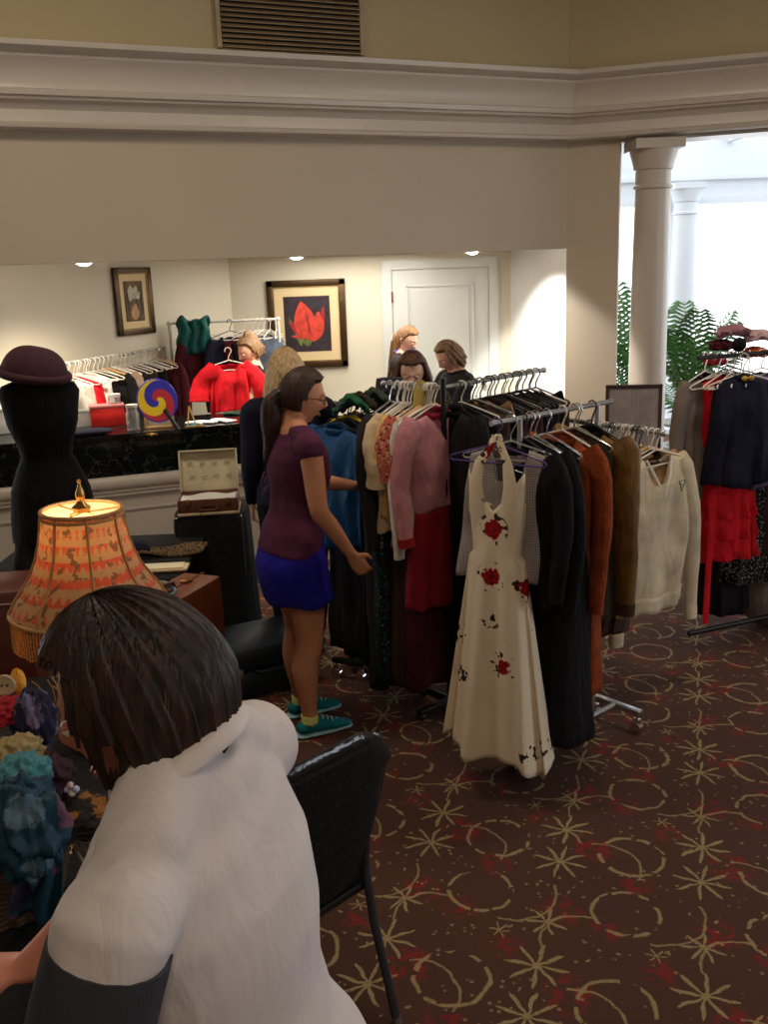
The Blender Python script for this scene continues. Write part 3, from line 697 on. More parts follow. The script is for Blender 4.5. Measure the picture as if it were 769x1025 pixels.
# ---- rack E: further left, behind the woman
PE=V((-.215,4.60)); QE=V((.02,5.08)); zE=1.44; dE=(QE-PE).normalized(); rE=rad2((dE.y,-dE.x))
rack_line('garment_rack','dark rack behind the woman in the purple top, hung with a blue jacket',PE,QE,zE,foot=.09,m=blackm,posts=(0,1))
def onE(s): p=PE+dE*s; return (p.x,p.y,zE)
pl_=garment('plum_coat','plum velvet coat with a strong yellow lapel, left of the cream blouse','coat',onE(.20),radians(-48),plum,L=.95,hw=.2,hem=.21,sleeve='long',dp=.06)
b=MB(); b.tube([(-.16,-.03,-.135),(-.09,-.055,-.105),(-.03,-.05,-.085),(.03,-.04,-.08),(.09,-.04,-.10)],[(.02,.006),(.026,.008),(.024,.008),(.022,.008),(.012,.006)],10,side=(0,1,0)); b.build('yellow_lapel',yell2,pl_)
hanger('black','black hanger carrying the plum velvet coat',onE(.20),radians(-48))
garment('blue_jacket','bright blue nylon jacket in front of the woman in the purple top','jacket',onE(.0),radians(-46),bluej,L=.60,hw=.2,hem=.22,sleeve='long',sl=.5,dp=.08,hdp=.09,fa=.02,folds=5,collar=bluej)
hanger('black','black hanger carrying the bright blue jacket',onE(.0),radians(-46))
for i,(s,mm) in enumerate(((.12,black1),(.15,navy),(.27,black2),(.34,char),(.41,black1),(.48,brownc))):
    garment('long_dark_coat','long dark coat on the rack beside the bright blue jacket','coat',onE(s),radians(-52)+.05*i-.1,mm,L=1.24,hw=.2,hem=.23,sleeve='long',seed=i,group='long dark coats beside the blue jacket')
    hanger('black','black hanger under a long dark coat beside the blue jacket',onE(s),radians(-52)+.05*i-.1,'black hangers beside the blue jacket')
p=onE(.12)
for i,(dx_,mm,lb) in enumerate(((-.05,dolive,'olive green cloth piled on top of the dark rack'),(.09,cloth('dull_green_cloth',60,70,56),'dull green cloth piled on the dark rack beside the trilby hat'),(-.12,cloth('grass_green_cloth',40,96,66),'grass green and white cloth folded on the dark rack'))):
    q=onE(.30+dx_*1.2); g=thing('piled_cloth',lb,'garment',(q[0],q[1],zE+.0),0)
    b=MB(); b.grid(lambda u,v:((u-.5)*.18,(v-.5)*.12+.015*sin(8*u+i),.008-.20*abs(u-.5)**1.6+.014*sin(13*u+7*v+i)+.01*sin(21*v)),22,10); b.build('cloth',mm,g,solid=.014)
# hats on a stand
hx=aty(391,400,5.15)
g=thing('hat_stand','thin black stand holding two stacked hats behind the clothes','stand',(hx.x,hx.y,0))
b=MB(); b.tube([(0,0,.02),(0,0,hx.z-.09)],.01,10); b.build('pole',blackm,g); b=MB(); b.lathe([(.0,.03),(.02,.03),(.14,.012),(.14,0),(0,0)],24); b.build('base',blackm,g); b=MB(); b.ball((0,0,hx.z-.09),(.07,.07,.05),16); b.build('head_rest',blackm,g)
def hat(name,label,loc,m,bm_,r=.085,brim=.14,h=.11,dent=.02,squash=.85,rz=0):
    g=thing(name,label,'hat',loc,rz)
    def cr(u,v):
        a=2*pi*u; 
        if v<.55: q=v/.55; rr=r*(1-.12*q); z=h*q
        else: q=(v-.55)/.45; rr=r*.88*(1-q); z=h-dent*q*q+ .008*(1-q)
        return (rr*cos(a),rr*squash*sin(a),z)
    b=MB(); b.grid(cr,32,16); b.build('crown',m,g)
    b=MB(); b.grid(lambda u,v:((r*.98+(brim-r)*v)*cos(2*pi*u),(r*.98+(brim-r)*v)*squash*sin(2*pi*u),.016*v*v*abs(sin(2*pi*u))+.003),36,4); b.build('brim',m,g,solid=.004)
    b=MB(); b.grid(lambda u,v:(r*1.01*cos(2*pi*u),r*squash*1.01*sin(2*pi*u),.004+.03*v),32,1); b.build('hat_band',bm_,g,solid=.003)
    return g
hat('brimmed_hat','olive brown hat stacked under the dark grey trilby',(hx.x,hx.y,hx.z-.085),dolive,brownc,r=.095,brim=.13,h=.08)
hat('trilby_hat','dark grey trilby hat on top of the stack left of the clothes rail',(hx.x,hx.y,hx.z-.002),cloth('dark_grey_felt',58,52,60),black1)

# ---- rack C: rail arm carrying the cream sweater
PC=V((1.262,4.29)); QC=V((.985,4.69)); zC=1.30; dC=(QC-PC).normalized(); rC=rad2((dC.y,-dC.x))
g=thing('rail_stand','steel stand with one sloping rail arm holding the cream sweater','clothes rack',(QC.x-.06,QC.y+.08,0),rad2(-dC))
Lc_=(QC-PC).length+.10
b=MB(); b.tube([(0,0,.02),(0,0,zC+.02)],.014,12); b.build('post',steel,g)
b=MB(); b.tube([(0,0,zC),(Lc_+.03,0,zC)],.012,12); b.ball((Lc_+.035,0,zC),.017,10); b.build('rail_arm',steel,g)
for a in (2.2,4.0,pi*1.0): b=MB(); b.box((0,-.016,.0),(.26,.016,.025),Matrix.Rotation(a,4,'Z'),bev=.003); b.build('foot',steel,g)
def onC(s): p=PC+dC*s; return (p.x,p.y,zC)
sw_=garment('vneck_sweater','cream V-neck knitted sweater with a small grey crest, hung facing the camera','sweater',onC(0),rC,cream,L=.76,hw=.21,hem=.18,waist=.22,wz=.48,dp=.05,hdp=.06,sleeve='long',sl=.79,sang=.10,sw=.064,neck=.085,nd=.19,folds=3,fa=.016,cuff=cream,band=(cream,.90,.995))
b=MB()
for (xa_,za,xb_,zb) in ((.095,-.235,.14,-.235),(.14,-.235,.118,-.285),(.118,-.285,.095,-.235),(.105,-.25,.13,-.255),(.11,-.265,.125,-.262),(.104,-.240,.112,-.275)): b.tube([(xa_,-.060,za),((xa_+xb_)/2,-.061,(za+zb)/2),(xb_,-.060,zb)],.0022,5)
b.build('crest',cloth('grey_green_thread',110,122,108),sw_)
b=MB()
for sx in (-1,1): b.tube([(sx*.088,-.02,-.118),(sx*.05,-.045,-.20),(0,-.058,-.293)],[(.008,.004)]*3,8,side=(1,0,0))
b.build('neck_trim',whitec,sw_)
hanger('white','white plastic hanger carrying the cream V-neck sweater',onC(0),rC)
jc=[(.05,'camel_jacket','camel brown jacket with an open collar behind the cream sweater','jacket',beige,dict(L=.60,sleeve='long',sl=.5,collar=brownc,nd=.09),'wood','wooden'),
(.10,'jersey_top','black top, second behind the camel brown jacket','top',black2,dict(L=.55),'black','black'),
(.145,'button_shirt','small scarlet shirt among white ones behind the cream sweater','shirt',red2,dict(L=.5,hw=.19),'white','white'),
(.19,'white_shirt','white shirt behind the small scarlet shirt','shirt',whitec,dict(L=.55,sleeve='short'),'white','white'),
(.24,'yellow_shirt','pale yellow shirt behind the white shirt at the olive jacket','shirt',yellow,dict(L=.55,sleeve='short'),'clear','clear'),
(.30,'blue_jumper','navy jumper further back behind the pale yellow shirt','jumper',navy,dict(L=.6,sleeve='long'),'clear','clear'),
(.36,'burgundy_jumper','dark burgundy jumper near the post of the rail stand','jumper',maroon,dict(L=.6,sleeve='long'),'black','black')]
for i,(s,nm,lb,ca,mm,kw,hk,hl) in enumerate(jc):
    garment(nm,lb,ca,onC(s),rC+.03*(i%3),mm,seed=i,**kw); hanger(hk,f'{hl} hanger carrying the {lb.split(" behind")[0].split(" among")[0].split(", second")[0].split(" further")[0].split(" near")[0].split(" with")[0]}',onC(s),rC+.03*(i%3))
for i in range(9): hanger(('white','silver','black')[i%3],'spare '+('white','silver','black')[i%3]+' hanger hook crowded on the rail behind the sweater',onC(.03+i*.048),rC+.06*(i%3-1),('white','silver','black')[i%3]+' spare hangers behind the sweater')

# ---- rack R at the right edge, backlit
a_=atz(718,357,1.58); PR=V((a_.x,a_.y)); dR=V((.93,.37)).normalized(); QR=PR+dR*1.3; zR=1.58; rR=radians(-38)
rack_line('garment_rack','backlit rack at the right edge hung with the navy blouse',PR-dR*.1,QR,zR,foot=.22,m=blackm,posts=(0,1),feet=(0,1))
def onR(s,dy=0): p=PR+dR*s; return (p.x,p.y+dy,zR)
RR=radians(12)
garment('grey_coat','grey brown coat at the left end of the right-hand rack','coat',onR(-.03,.1),radians(40),greyc,L=.80,hw=.2,hem=.2,sleeve='long',collar=black2,seed=1)
hanger('white','white hanger carrying the grey brown coat on the right-hand rack',onR(-.03,.1),radians(40))
rd=garment('red_dress','scarlet dress with a ruffled hem and a hanging sash behind the navy blouse','dress',onR(.10,.03),RR,red2,L=.98,hw=.2,hem=.19,waist=.17,dp=.05,folds=7)
for k in range(3):
    z=-.72-k*.115; skirt(red2,.13,z,.165+.012*k,.19+.012*k,.065+.004*k,.082+.004*k,11,.02).build('ruffle',red2,rd,solid=.003)
b=MB(); b.tube([(-.12,-.09,-.62),(-.125,-.10,-.95),(-.13,-.10,-1.42)],[(.018,.003)]*3,8,side=(1,0,0)); b.build('sash',red2,rd)
hanger('white','white hanger carrying the scarlet ruffled dress',onR(.10,.03),RR)
nb=garment('navy_blouse','dark navy high-necked blouse with a gold bow at the collar','blouse',onR(.13,-.09),RR,navy,L=.56,hw=.15,hem=.185,waist=.165,wz=.3,dp=.06,hdp=.075,folds=8,fa=.012,neck=.05,nd=.01,collar=navy)
b=MB(); b.ball((-.018,-.045,-.105),(.018,.008,.013),10); b.ball((.018,-.045,-.105),(.018,.008,.013),10); b.ball((0,-.048,-.105),.007,8); b.build('gold_bow',cloth('gold_cloth',200,160,60,rough=.4),nb)
hanger('white','white hanger carrying the navy high-necked blouse',onR(.13,-.09),RR)
garment('black_skirt_suit','long black dress below the scarlet ruffles on the right-hand rack','dress',onR(.17,.12),RR,black2,L=1.35,hw=.18,hem=.15,dp=.05)
hanger('black','black hanger carrying the long black dress on the right-hand rack',onR(.17,.12),RR)
garment('speckled_dress','black and white speckled long dress at the right edge','dress',onR(.31,.03),RR,hound,L=1.15,hw=.18,hem=.2,sleeve='long')
hanger('white','white hanger carrying the speckled long dress at the right edge',onR(.31,.03),RR)
garment('purple_blouse','muted purple blouse at the far right edge of the picture','blouse',onR(.38,-.06),RR,cloth('muted_purple_cloth',96,80,120),L=.6,hw=.18,hem=.2,sleeve='short')
hanger('clear','clear hanger carrying the muted purple blouse',onR(.38,-.06),RR)
for i,(s,mm) in enumerate(((.46,brownc),(.55,black1),(.64,maroon))):
    garment('dark_dress','dark dress further right on the right-hand rack','dress',onR(s),RR,mm,L=1.0,seed=i,group='dark dresses on the right-hand rack'); 
for i in range(5): hanger('white','white hanger hook crowded on the right-hand rack',onR(.02+.05*i,.02),radians(30+9*i),'white hangers on the right-hand rack')
for i,(px,py,mm,lb,sx) in enumerate(((735,330,cloth('rose_cloth',150,106,116),'dusty rose cloth heaped on top of the right-hand rack',.20),(760,335,cloth('striped_pink_cloth',190,160,166),'pale pink cloth heaped at the right edge of the rack top',.16),(757,352,orange,'small orange cloth below the pale pink heap',.12),(722,345,maroon,'dark red cloth bunched on hangers left of the navy blouse',.12),(716,360,cloth('dim_red_cloth',150,40,56),'dim red collar bunched above the grey brown coat',.12))):
    p=aty(px,py,PR.y+.25); g=thing('heaped_cloth',lb,'garment',(p.x,p.y,p.z),.3)
    b=MB()
    def bl(u,v):
        th=pi*v; a=2*pi*u; r=1+.22*noise.noise(V((3*cos(a)*sin(th)+i*5,3*sin(a)*sin(th),3*cos(th)))); return (sx/2*r*sin(th)*cos(a)*(1+.1*sin(7*th)),.06*r*sin(th)*sin(a),.028*r*cos(th)-.35*(sx*.5*sin(th)*cos(a))**2/.1+.008*sin(9*a)*sin(th))
    b.grid(bl,28,16); b.build('cloth',mm,g)
p=aty(740,345,PR.y-.05); g=thing('round_pompom','round dark pompom hat on the rack above the navy blouse','hat',p); b=MB(); b.grid(lambda u,v:(lambda a,t,r:(r*sin(t)*cos(a),r*sin(t)*sin(a),r*cos(t)))(2*pi*u,pi*v,.035+.003*sin(40*u)*sin(30*v)),32,20); b.build('knit_ball',black1,g)
# a shelf under the right-hand rack with a pale folded cloth
g=thing('folded_blanket','pale grey blanket heaped on the floor under the right-hand rack','blanket',(2.28,5.15,0),.2)
b=MB(); b.grid(lambda u,v:(lambda a,t:(.26*cos(a)*sin(t)**.7,.14*sin(a)*sin(t)**.7,.17+.17*cos(t)+.012*sin(9*a+5*t)*sin(t)))(2*pi*u,pi*v),44,22); b.build('blanket_cloth',greyc,g)
# ================================================================== PEOPLE
def skinmat(name,r,g,b): return mat(name,srgb(r,g,b),.55,var=.05,scale=20,bump=.05,bscale=300,spec=.35)
skinA=skinmat('tan_skin',196,136,104); skinB=skinmat('fair_skin',226,178,154); lipm=mat('lip_skin',srgb(176,92,84),.45,var=0); eyew=mat('eye_white',srgb(225,220,215),.3,var=0); iris=mat('dark_iris',(.02,.012,.008),.15,var=0)
def hairmat(name,a,b_):
    m,nt,b=newmat(name); X=NX(nt); N=nt.nodes; L=nt.links
    tc=N.new('ShaderNodeTexCoord'); mp=N.new('ShaderNodeMapping'); mp.inputs['Scale'].default_value=(60,60,9); L.new(tc.outputs['Object'],mp.inputs[0])
    n=X.noise(1.6,mp.outputs[0],4); r=N.new('ShaderNodeMapRange'); r.inputs[1].default_value=.35; r.inputs[2].default_value=.65; L.new(n,r.inputs[0])
    L.new(X.mix(r.outputs[0],srgb(*a),srgb(*b_)),b.inputs['Base Color']); b.inputs['Roughness'].default_value=.5; b.inputs['Specular IOR Level'].default_value=.35
    bp=N.new('ShaderNodeBump'); bp.inputs['Strength'].default_value=.6; bp.inputs['Distance'].default_value=.006; L.new(n,bp.inputs['Height']); L.new(bp.outputs[0],b.inputs['Normal'])
    return m
def g2(x,y,sx,sy): return math.exp(-(x/sx)**2-(y/sy)**2)
def headr(d):                       # direction (forward x, left y, up z) -> surface point, head centre at 0, about 0.225 m tall
    x,y,z=d; rx,ry,rz=.094,.074,.114
    p=V((x*rx,y*ry,z*rz))
    if z<0:                          # jaw: narrow and bring forward
        k=min(1,-z); p.y*=1-.28*k*(.4+.6*max(0,x)); 
        if x<0: p.x*=1-.30*k
        else: p.x*=1-.10*k
    if x>0:
        p.x-= .010*x*max(0,1-abs(z))                         # flatten the face
        p.x+= .024*g2(p.y,p.z+.018,.012,.020)*(x>0)            # nose tip
        p.x+= .012*g2(p.y,p.z-.006,.009,.022)                  # bridge
        p.x+= .006*g2(p.y,p.z-.032,.045,.010)                  # brow
        for s in(-1,1): p.x-= .010*g2(p.y-s*.031,p.z-.008,.015,.012); p.x+=.004*g2(p.y-s*.035,p.z+.025,.02,.02)
        p.x+= .008*g2(p.y,p.z+.060,.020,.007)                  # lips
        p.x-= .004*g2(p.y,p.z+.076,.02,.006); p.x+=.008*g2(p.y,p.z+.098,.018,.014)
    return p
def head_mb(M,mb,k0=0):
    def fn(u,v):
        a=2*pi*u; t=pi*v; return headr((-cos(a)*sin(t),-sin(a)*sin(t),cos(t)))
    mb.k=0; mb.grid(fn,72,56,M)
    for s in(-1,1):
        mb.k=0; mb.tube([(-.004,s*.069,-.034),(-.008,s*.078,-.012),(-.014,s*.084,.014),(-.004,s*.083,.022),(.006,s*.076,.010),(.008,s*.072,-.012)],[.006,.008,.008,.007,.006,.005],8,M=M); mb.ball((-.002,s*.074,-.004),(.011,.006,.020),10,M)
        mb.k=2; mb.ball((.074,s*.031,.007),(.0115,.0135,.0085),12,M); mb.k=3; mb.ball((.0815,s*.031,.007),(.005,.0055,.0055),10,M)
        mb.k=0; mb.ball((.0755,s*.031,.0125),(.0115,.0145,.0050),10,M)
    mb.k=1; mb.ball((.0835,0,-.0575),(.005,.019,.0034),12,M); mb.ball((.0825,0,-.0645),(.005,.016,.0036),12,M); mb.k=0
def hair_shell(M,mb,thick=.018,low=-.35,bob=0,face=.30,part=0,n=84):
    # hair over the skull; face is how far forward (x) hair is kept; bob pushes the lower part outwards and downwards
    def fn(u,v):
        a=2*pi*u; t=pi*v*.86; d=V((-cos(a)*sin(t),-sin(a)*sin(t),cos(t))); p=headr((min(d.x,.9),d.y,d.z)) if d.x<.5 else V((d.x*.092,d.y*.074,d.z*.114))
        lim=face+ .62*max(0,d.z-.28) if d.z>-.05 else face-.18
        lim = lim if d.z<.62 else lim+ (d.z-.62)*3
        k=max(0,min(1,(lim-d.x)/.16)); lowk=max(0,min(1,(d.z-low)/.2)); k=min(k,lowk)
        k=k*k*(3-2*k); g_=1+.05*sin(a*26+3*d.z)+.05*sin(a*57)
        th=thick*g_*k-.012*(1-k)
        q=p*(1+th/ max(.05,p.length)); 
        if bob and d.z<.35: f=(.35-d.z)*bob*k; q=V((q.x*(1+f*.55),q.y*(1+f*1.0),q.z-f*.05))
        return q
    mb.grid(fn,n,48,M)
def Rm(yaw=0,pitch=0,roll=0): return Matrix.Rotation(yaw,4,'Z')@Matrix.Rotation(pitch,4,'Y')@Matrix.Rotation(roll,4,'X')
def hand(mb,W,axis,palm_n,size=1.0,curl=.5,thumb_side=1):
    # W wrist, axis towards the fingers, palm_n the way the palm faces
    A=V(axis).normalized(); Nn=V(palm_n); Nn=(Nn-A*Nn.dot(A)).normalized(); S=A.cross(Nn)*thumb_side; W=V(W); s=size
    mb.limb([W-A*.01*s,W+A*.03*s,W+A*.065*s,W+A*.088*s],[(.024*s,.017*s),(.034*s,.017*s),(.040*s,.015*s),(.036*s,.012*s)],14,side=S)
    for i,(o,l) in enumerate(((.028,.070),(.010,.080),(-.009,.074),(-.027,.058))):
        b=W+A*.082*s+S*o*s; P=[b-A*.02*s]; dirn=A.copy(); an=curl*.35; r=.0088*s
        P.append(b)
        for k,f in enumerate((.45,.30,.25)):
            an+=curl*(.35+.12*k+.05*i); dd=A*cos(an)+Nn*sin(an)+S*o*2; P.append(P[-1]+dd.normalized()*l*f*s)
        mb.limb(P,[r,r*1.0,r*.95,r*.88,r*.72],8)
    b=W+A*.025*s+S*.024*s; mb.limb([b,b+(A*.6+S*.75+Nn*.25).normalized()*.034*s,b+(A*.85+S*.55+Nn*.4).normalized()*.064*s,b+(A*1.0+S*.42+Nn*.55).normalized()*.086*s],[.013*s,.0115*s,.0100*s,.0078*s],8)
def person(label,loc,face,h=1.65,skin=None,head=(0,0,0),headoff=(0,0,0),armR=None,armL=None,lean=0,shirt=None,shirt_hem=.84,sleeve=.0,neckz=1.395,skirt_=None,trousers=None,stance=((0,.085,.02),(0,-.085,0)),hair=None,shoes=None,voxel=.008,wide=1.0,name='person',shirtvox=.009,handc=.5,sleevemat=None):
    s=h/1.65; g=thing(name,label,'person',loc,face); skin=skin or skinB
    def T(p):                        # lean from the hips
        p=V(p)*s
        if lean and p.z>.92*s:
            q=p-V((0,0,.92*s)); q=Matrix.Rotation(lean,3,'Y')@q; p=q+V((0,0,.92*s))
        return p
    torso=[(-.012,.80,.085,.150),(-.022,.86,.118,.178),(-.010,.94,.108,.166),(.004,1.03,.092,.134),(.012,1.10,.096,.130),(.018,1.20,.115,.146),(.010,1.29,.108,.158),(-.002,1.355,.080,.150),(-.010,1.395,.058,.090),(-.008,1.425,.050,.056),(.004,1.48,.048,.050)]
    def torso_mb(b,inf=0,z0=0,z1=9):
        rows=[r for r in torso if z0-.001<=r[1]<=z1+.001]
        P=[T((r[0],0,r[1])) for r in rows]; R_=[((r[2]*wide+inf)*s,(r[3]*wide+inf)*s) for r in rows]
        # dense
        PP=[];RR=[]
        for i in range(len(P)-1):
            for k in range(4):
                t=k/4;u=t*t*(3-2*t)*.5+t*.5; PP.append(P[i].lerp(P[i+1],t)); RR.append(tuple(R_[i][j]*(1-u)+R_[i+1][j]*u for j in(0,1)))
        PP.append(P[-1]);RR.append(R_[-1]); b.tube(PP,RR,28,side=(1,0,0))
    b=MB(); torso_mb(b,0,0,1.48)
    legs=[]
    for i,(fx,fy,fr) in enumerate(stance):
        sy=1 if fy>0 else -1
        L=[T((0,sy*.086,.86)),T((.004,sy*.088,.70)),T((fx*.5+.012,(sy*.085+fy)/2,.47)),T((fx*.8-.018,(sy*.08+fy*3)/4,.33)),T((fx-.012,fy,.12)),T((fx-.01,fy,.05))]
        Rr=[.092*wide*s,.083*wide*s,.058*wide*s,.056*wide*s,.036*s,.036*s]; legs.append((L,Rr)); b.limb(L,Rr,18)
        b.limb([T((fx-.035,fy,.035)),T((fx+.04,fy,.045)),T((fx+.12,fy+sy*fr*.0,.028))],[(.030*s,.032*s),(.034*s,.036*s),(.036*s,.016*s)],14,side=(0,1,0))
    arms=[]
    for sy,arm in ((-1,armR),(1,armL)):
        sh=T((-.004,sy*.172*wide,1.345))
        if arm is None: arm=((.0,sy*.215,1.08),(.06,sy*.225,.86),(.1,0,-1),(0,-sy,0))
        e,wv,ax,pn=[V(q) for q in arm]; e*=s; wv*=s
        P=[T((-.004,sy*.12,1.350)),sh,sh.lerp(e,.5),e,e.lerp(wv,.3),wv]; Rr=[.045*s,.047*s*wide,.042*s*wide,.037*s*wide,.038*s,.024*s]; arms.append((P,Rr)); b.limb(P,Rr,16); b.limb([T((-.008,sy*.03,1.425)),T((-.008,sy*.085,1.40)),T((-.005,sy*.15,1.365))],[.038*s,.042*s,.044*s],14)
        hand(b,wv,ax,pn,s*.97,handc,thumb_side=(1 if sy<0 else -1)*1)
    hc=T((.020,0,1.535))+V(headoff); HM=Matrix.Translation(hc)@Rm(*head)@Matrix.Scale(s*1.0,4)
    nb_=T((-.005,0,1.40)); b.limb([nb_,nb_.lerp(HM@V((-.012,0,-.05)),.5),HM@V((-.012,0,-.04))],[.052*s*wide,.048*s,.048*s],16)
    x=MB(); head_mb(HM,x)
    fuse(b,'body',[skin,lipm,eyew,iris],g,voxel,5,x)
    if shirt:
        b=MB(); torso_mb(b,.010,shirt_hem,neckz)
        if neckz>1.41:
            for sy in(-1,1): b.limb([T((-.012,sy*.02,1.44)),T((-.010,sy*.07,1.415)),T((-.008,sy*.12,1.385))],[.052*s,.054*s,.054*s],14)
        for sy in(-1,1): b.limb([T((-.008,sy*.055,1.395)),T((-.008,sy*.10,1.385)),T((-.005,sy*.15,1.36))],[.046*s,.050*s,.052*s],14)
        for (P,Rr) in arms:
            if sleeve<=0: b.limb([P[0],P[1],P[1].lerp(P[2],.12)],[Rr[0]*1.25,Rr[1]*1.20,Rr[1]*1.16],16)
            else:
                n=3 if sleeve<.6 else 6; b.limb(P[:n],[r*1.25+.004 for r in Rr[:n]],16)
        o=fuse(b,'top' if sleeve<.6 else 'jacket',[shirt],g,shirtvox,4)
    if skirt_:
        mm,z1,z0,fl_=skirt_; b=MB()
        def fn(u,v):
            a=2*pi*u; z=z1+(z0-z1)*v; i=0
            k=(z1-z)/(z1-z0); ry=(.148+.045*min(1,k*2.2)+fl_*k)*wide; rx=(.104+.034*min(1,k*2.0)+fl_*.6*k)*wide; cxx=.004-.024*sin(pi*min(1,k*1.0))
            f=1+.012*k*sin(9*a+1)+.008*sin(4*a+z*30)
            return (s*(cxx+rx*cos(a)*f),s*ry*sin(a)*f,s*(z+.008*sin(5*a)*k))
        b.grid(fn,48,18); b.build('skirt',mm,g,solid=.004)
    if trousers:
        b=MB(); torso_mb(b,.010,.80,.94)
        for (L,Rr) in legs: b.limb(L[:5],[r*1.12+.006 for r in Rr[:5]],16)
        fuse(b,'trousers',[trousers],g,.010,3)
    if shoes:
        mm,sm_,lm_=shoes
        for i,(fx,fy,fr) in enumerate(stance):
            b=MB(); b.limb([T((fx-.040,fy,.046)),T((fx+.03,fy,.050)),T((fx+.10,fy,.036)),T((fx+.155,fy,.028))],[(.036*s,.034*s),(.038*s,.040*s),(.040*s,.026*s),(.032*s,.018*s)],18,side=(0,1,0)); sh=b.build('shoe',mm,g)
            b=MB(); b.limb([T((fx-.050,fy,.012)),T((fx+.05,fy,.012)),T((fx+.16,fy,.012))],[(.037*s,.012*s),(.041*s,.012*s),(.034*s,.012*s)],16,side=(0,1,0)); b.build('sole',sm_,sh)
            b=MB()
            for k in range(4): xx=fx+.045+.022*k; b.tube([T((xx,fy-.022,.080-.010*k)),T((xx+.006,fy,.088-.010*k)),T((xx,fy+.022,.080-.010*k))],.0035,6)
            b.build('laces',lm_,sh)
            b=MB(); b.tube([T((fx-.012,fy,.07)),T((fx-.012,fy,.105))],[(.042*s,.042*s),(.039*s,.039*s)],14); b.build('sock',mat('lime_sock',srgb(214,226,130),.9,var=.05),sh)
    if hair: hair(g,HM,s)
    return g,HM
# --- woman in the purple top
brownh=hairmat('dark_brown_hair',(34,20,16),(66,40,30)); blondh=hairmat('ash_blond_hair',(150,120,84),(206,176,132)); mousy=hairmat('light_brown_hair',(96,70,46),(146,114,80)); longb=hairmat('honey_blond_hair',(112,80,50),(164,124,82)); darkb=hairmat('chestnut_hair',(60,34,22),(98,58,38)); boyh=hairmat('short_dark_hair',(24,14,10),(52,30,20))
def hairA(g,HM,s):
    b=MB(); hair_shell(HM,b,.020,-.55,0,.22); b.build('hair',brownh,g)
    b=MB(); P=[(-.070,0,.010),(-.108,0,-.02),(-.125,0,-.065),(-.112,0,-.135),(-.098,.004,-.200),(-.100,.004,-.26),(-.105,0,-.30)]
    b.limb([HM@V(p) for p in P],[(.024*s,.024*s),(.036*s,.034*s),(.046*s,.046*s),(.048*s,.046*s),(.040*s,.042*s),(.028*s,.028*s),(.008,.008)],22)
    R=random.Random(3)
    for k in range(22):
        a=R.random()*2*pi; w=R.uniform(.6,1.05)
        b.tube([HM@V((p[0]+.036*w*cos(a+i*.35)*(1-.10*i),p[1]+.036*w*sin(a+i*.35)*(1-.10*i),p[2])) for i,p in enumerate(P[1:])],[.008,.010,.010,.009,.007,.002],7)
    b.build('ponytail',brownh,g)
    b=MB(); b.tube([HM@V((-.112+.028*cos(t)*.5,.028*sin(t),.0+.024*cos(t))) for t in [i*pi/8 for i in range(16)]],.006,8,closed=True); b.build('hair_tie',blackp,g)
    gl=MB()
    for sy in(-1,1):
        gl.tube([HM@V((.092,sy*.033+.021*cos(t),.004+.015*sin(t))) for t in [i*pi/8 for i in range(16)]],.0016,6,closed=True)
        gl.tube([HM@V((.091,sy*.053,.010)),HM@V((.04,sy*.076,.010)),HM@V((-.004,sy*.080,.006))],.0016,6)
    gl.tube([HM@V((.093,-.012,.008)),HM@V((.095,0,.011)),HM@V((.093,.012,.008))],.0016,6); gl.build('glasses',blackm,g)
purptop=cloth('aubergine_jersey',84,36,66,wr=.3); blueskirt=cloth('royal_blue_jersey',32,24,150)
fA=radians(24)
g,HM=person('person in an aubergine cap-sleeved top and short royal blue skirt, dark ponytail and glasses',(-.405,4.09,0),fA,1.66,skinA,head=(radians(-14),radians(14),0),headoff=(.012,-.0,0),lean=.075,
 armR=((.035,-.245,1.085),(.175,-.235,.87),(.55,.05,-.85),(.3,.95,.1)),armL=((.15,.2,1.12),(.36,.14,1.08),(1,-.1,.05),(0,-.6,-.8)),
 shirt=purptop,shirt_hem=.86,neckz=1.395,skirt_=(blueskirt,.99,.645,.0),hair=hairA,shoes=(cloth('teal_canvas',18,110,124),cloth('pale_blue_rubber',150,190,200),whitec),stance=((.0,-.10,0),(.03,.115,0)),voxel=.0058,wide=1.10,shirtvox=.007)
b=MB()
for k,(y0,z0) in enumerate(((-.015,1.20),(.01,1.215),(.035,1.19),(-.03,1.165),(.0,1.15),(.025,1.14))):
    b.tube([(-.121,y0-.02,z0+.02),(-.123,y0,z0),(-.121,y0+.022,z0-.022)],[(.002,.003)]*3,6)
b.build('back_print',cloth('lilac_print',150,110,150),g)
# --- blonde woman behind her
def hairB(g,HM,s):
    b=MB(); hair_shell(HM,b,.026,-1.2,.42,.12)
    b.limb([HM@V(p) for p in ((-.05,0,.02),(-.075,0,-.06),(-.085,0,-.13),(-.075,0,-.175))],[(.07,.08),(.058,.094),(.045,.088),(.018,.06)],30,side=(1,0,0))
    R=random.Random(5)
    for k in range(30):
        a=radians(R.uniform(75,285)); b.tube([HM@V(((.085+.02*t)*cos(a)*(1-.12*t)-.01,(.088+.022*t)*sin(a),.06-.11*t)) for t in (0,.8,1.6,2.2)],[.007,.012,.010,.003],7)
    b.build('hair',blondh,g)
person('person with shoulder-length blond hair and a dark navy jacket, back to the camera',(-.49,5.05,0),radians(98),1.67,skinB,head=(0,radians(4),0),armR=((.10,-.24,1.10),(.28,-.20,1.02),(1,0,-.2),(0,.3,-.9)),shirt=navy,sleeve=1,shirt_hem=.80,trousers=black2,hair=hairB,shoes=(black2,blackp,blackp),stance=((0,.09,0),(0,-.09,0)),wide=1.08)
pc_=thing('hanging_jacket','plum jacket draped between the blond person and the ponytailed person','jacket',(-.475,4.52,1.40),radians(15))
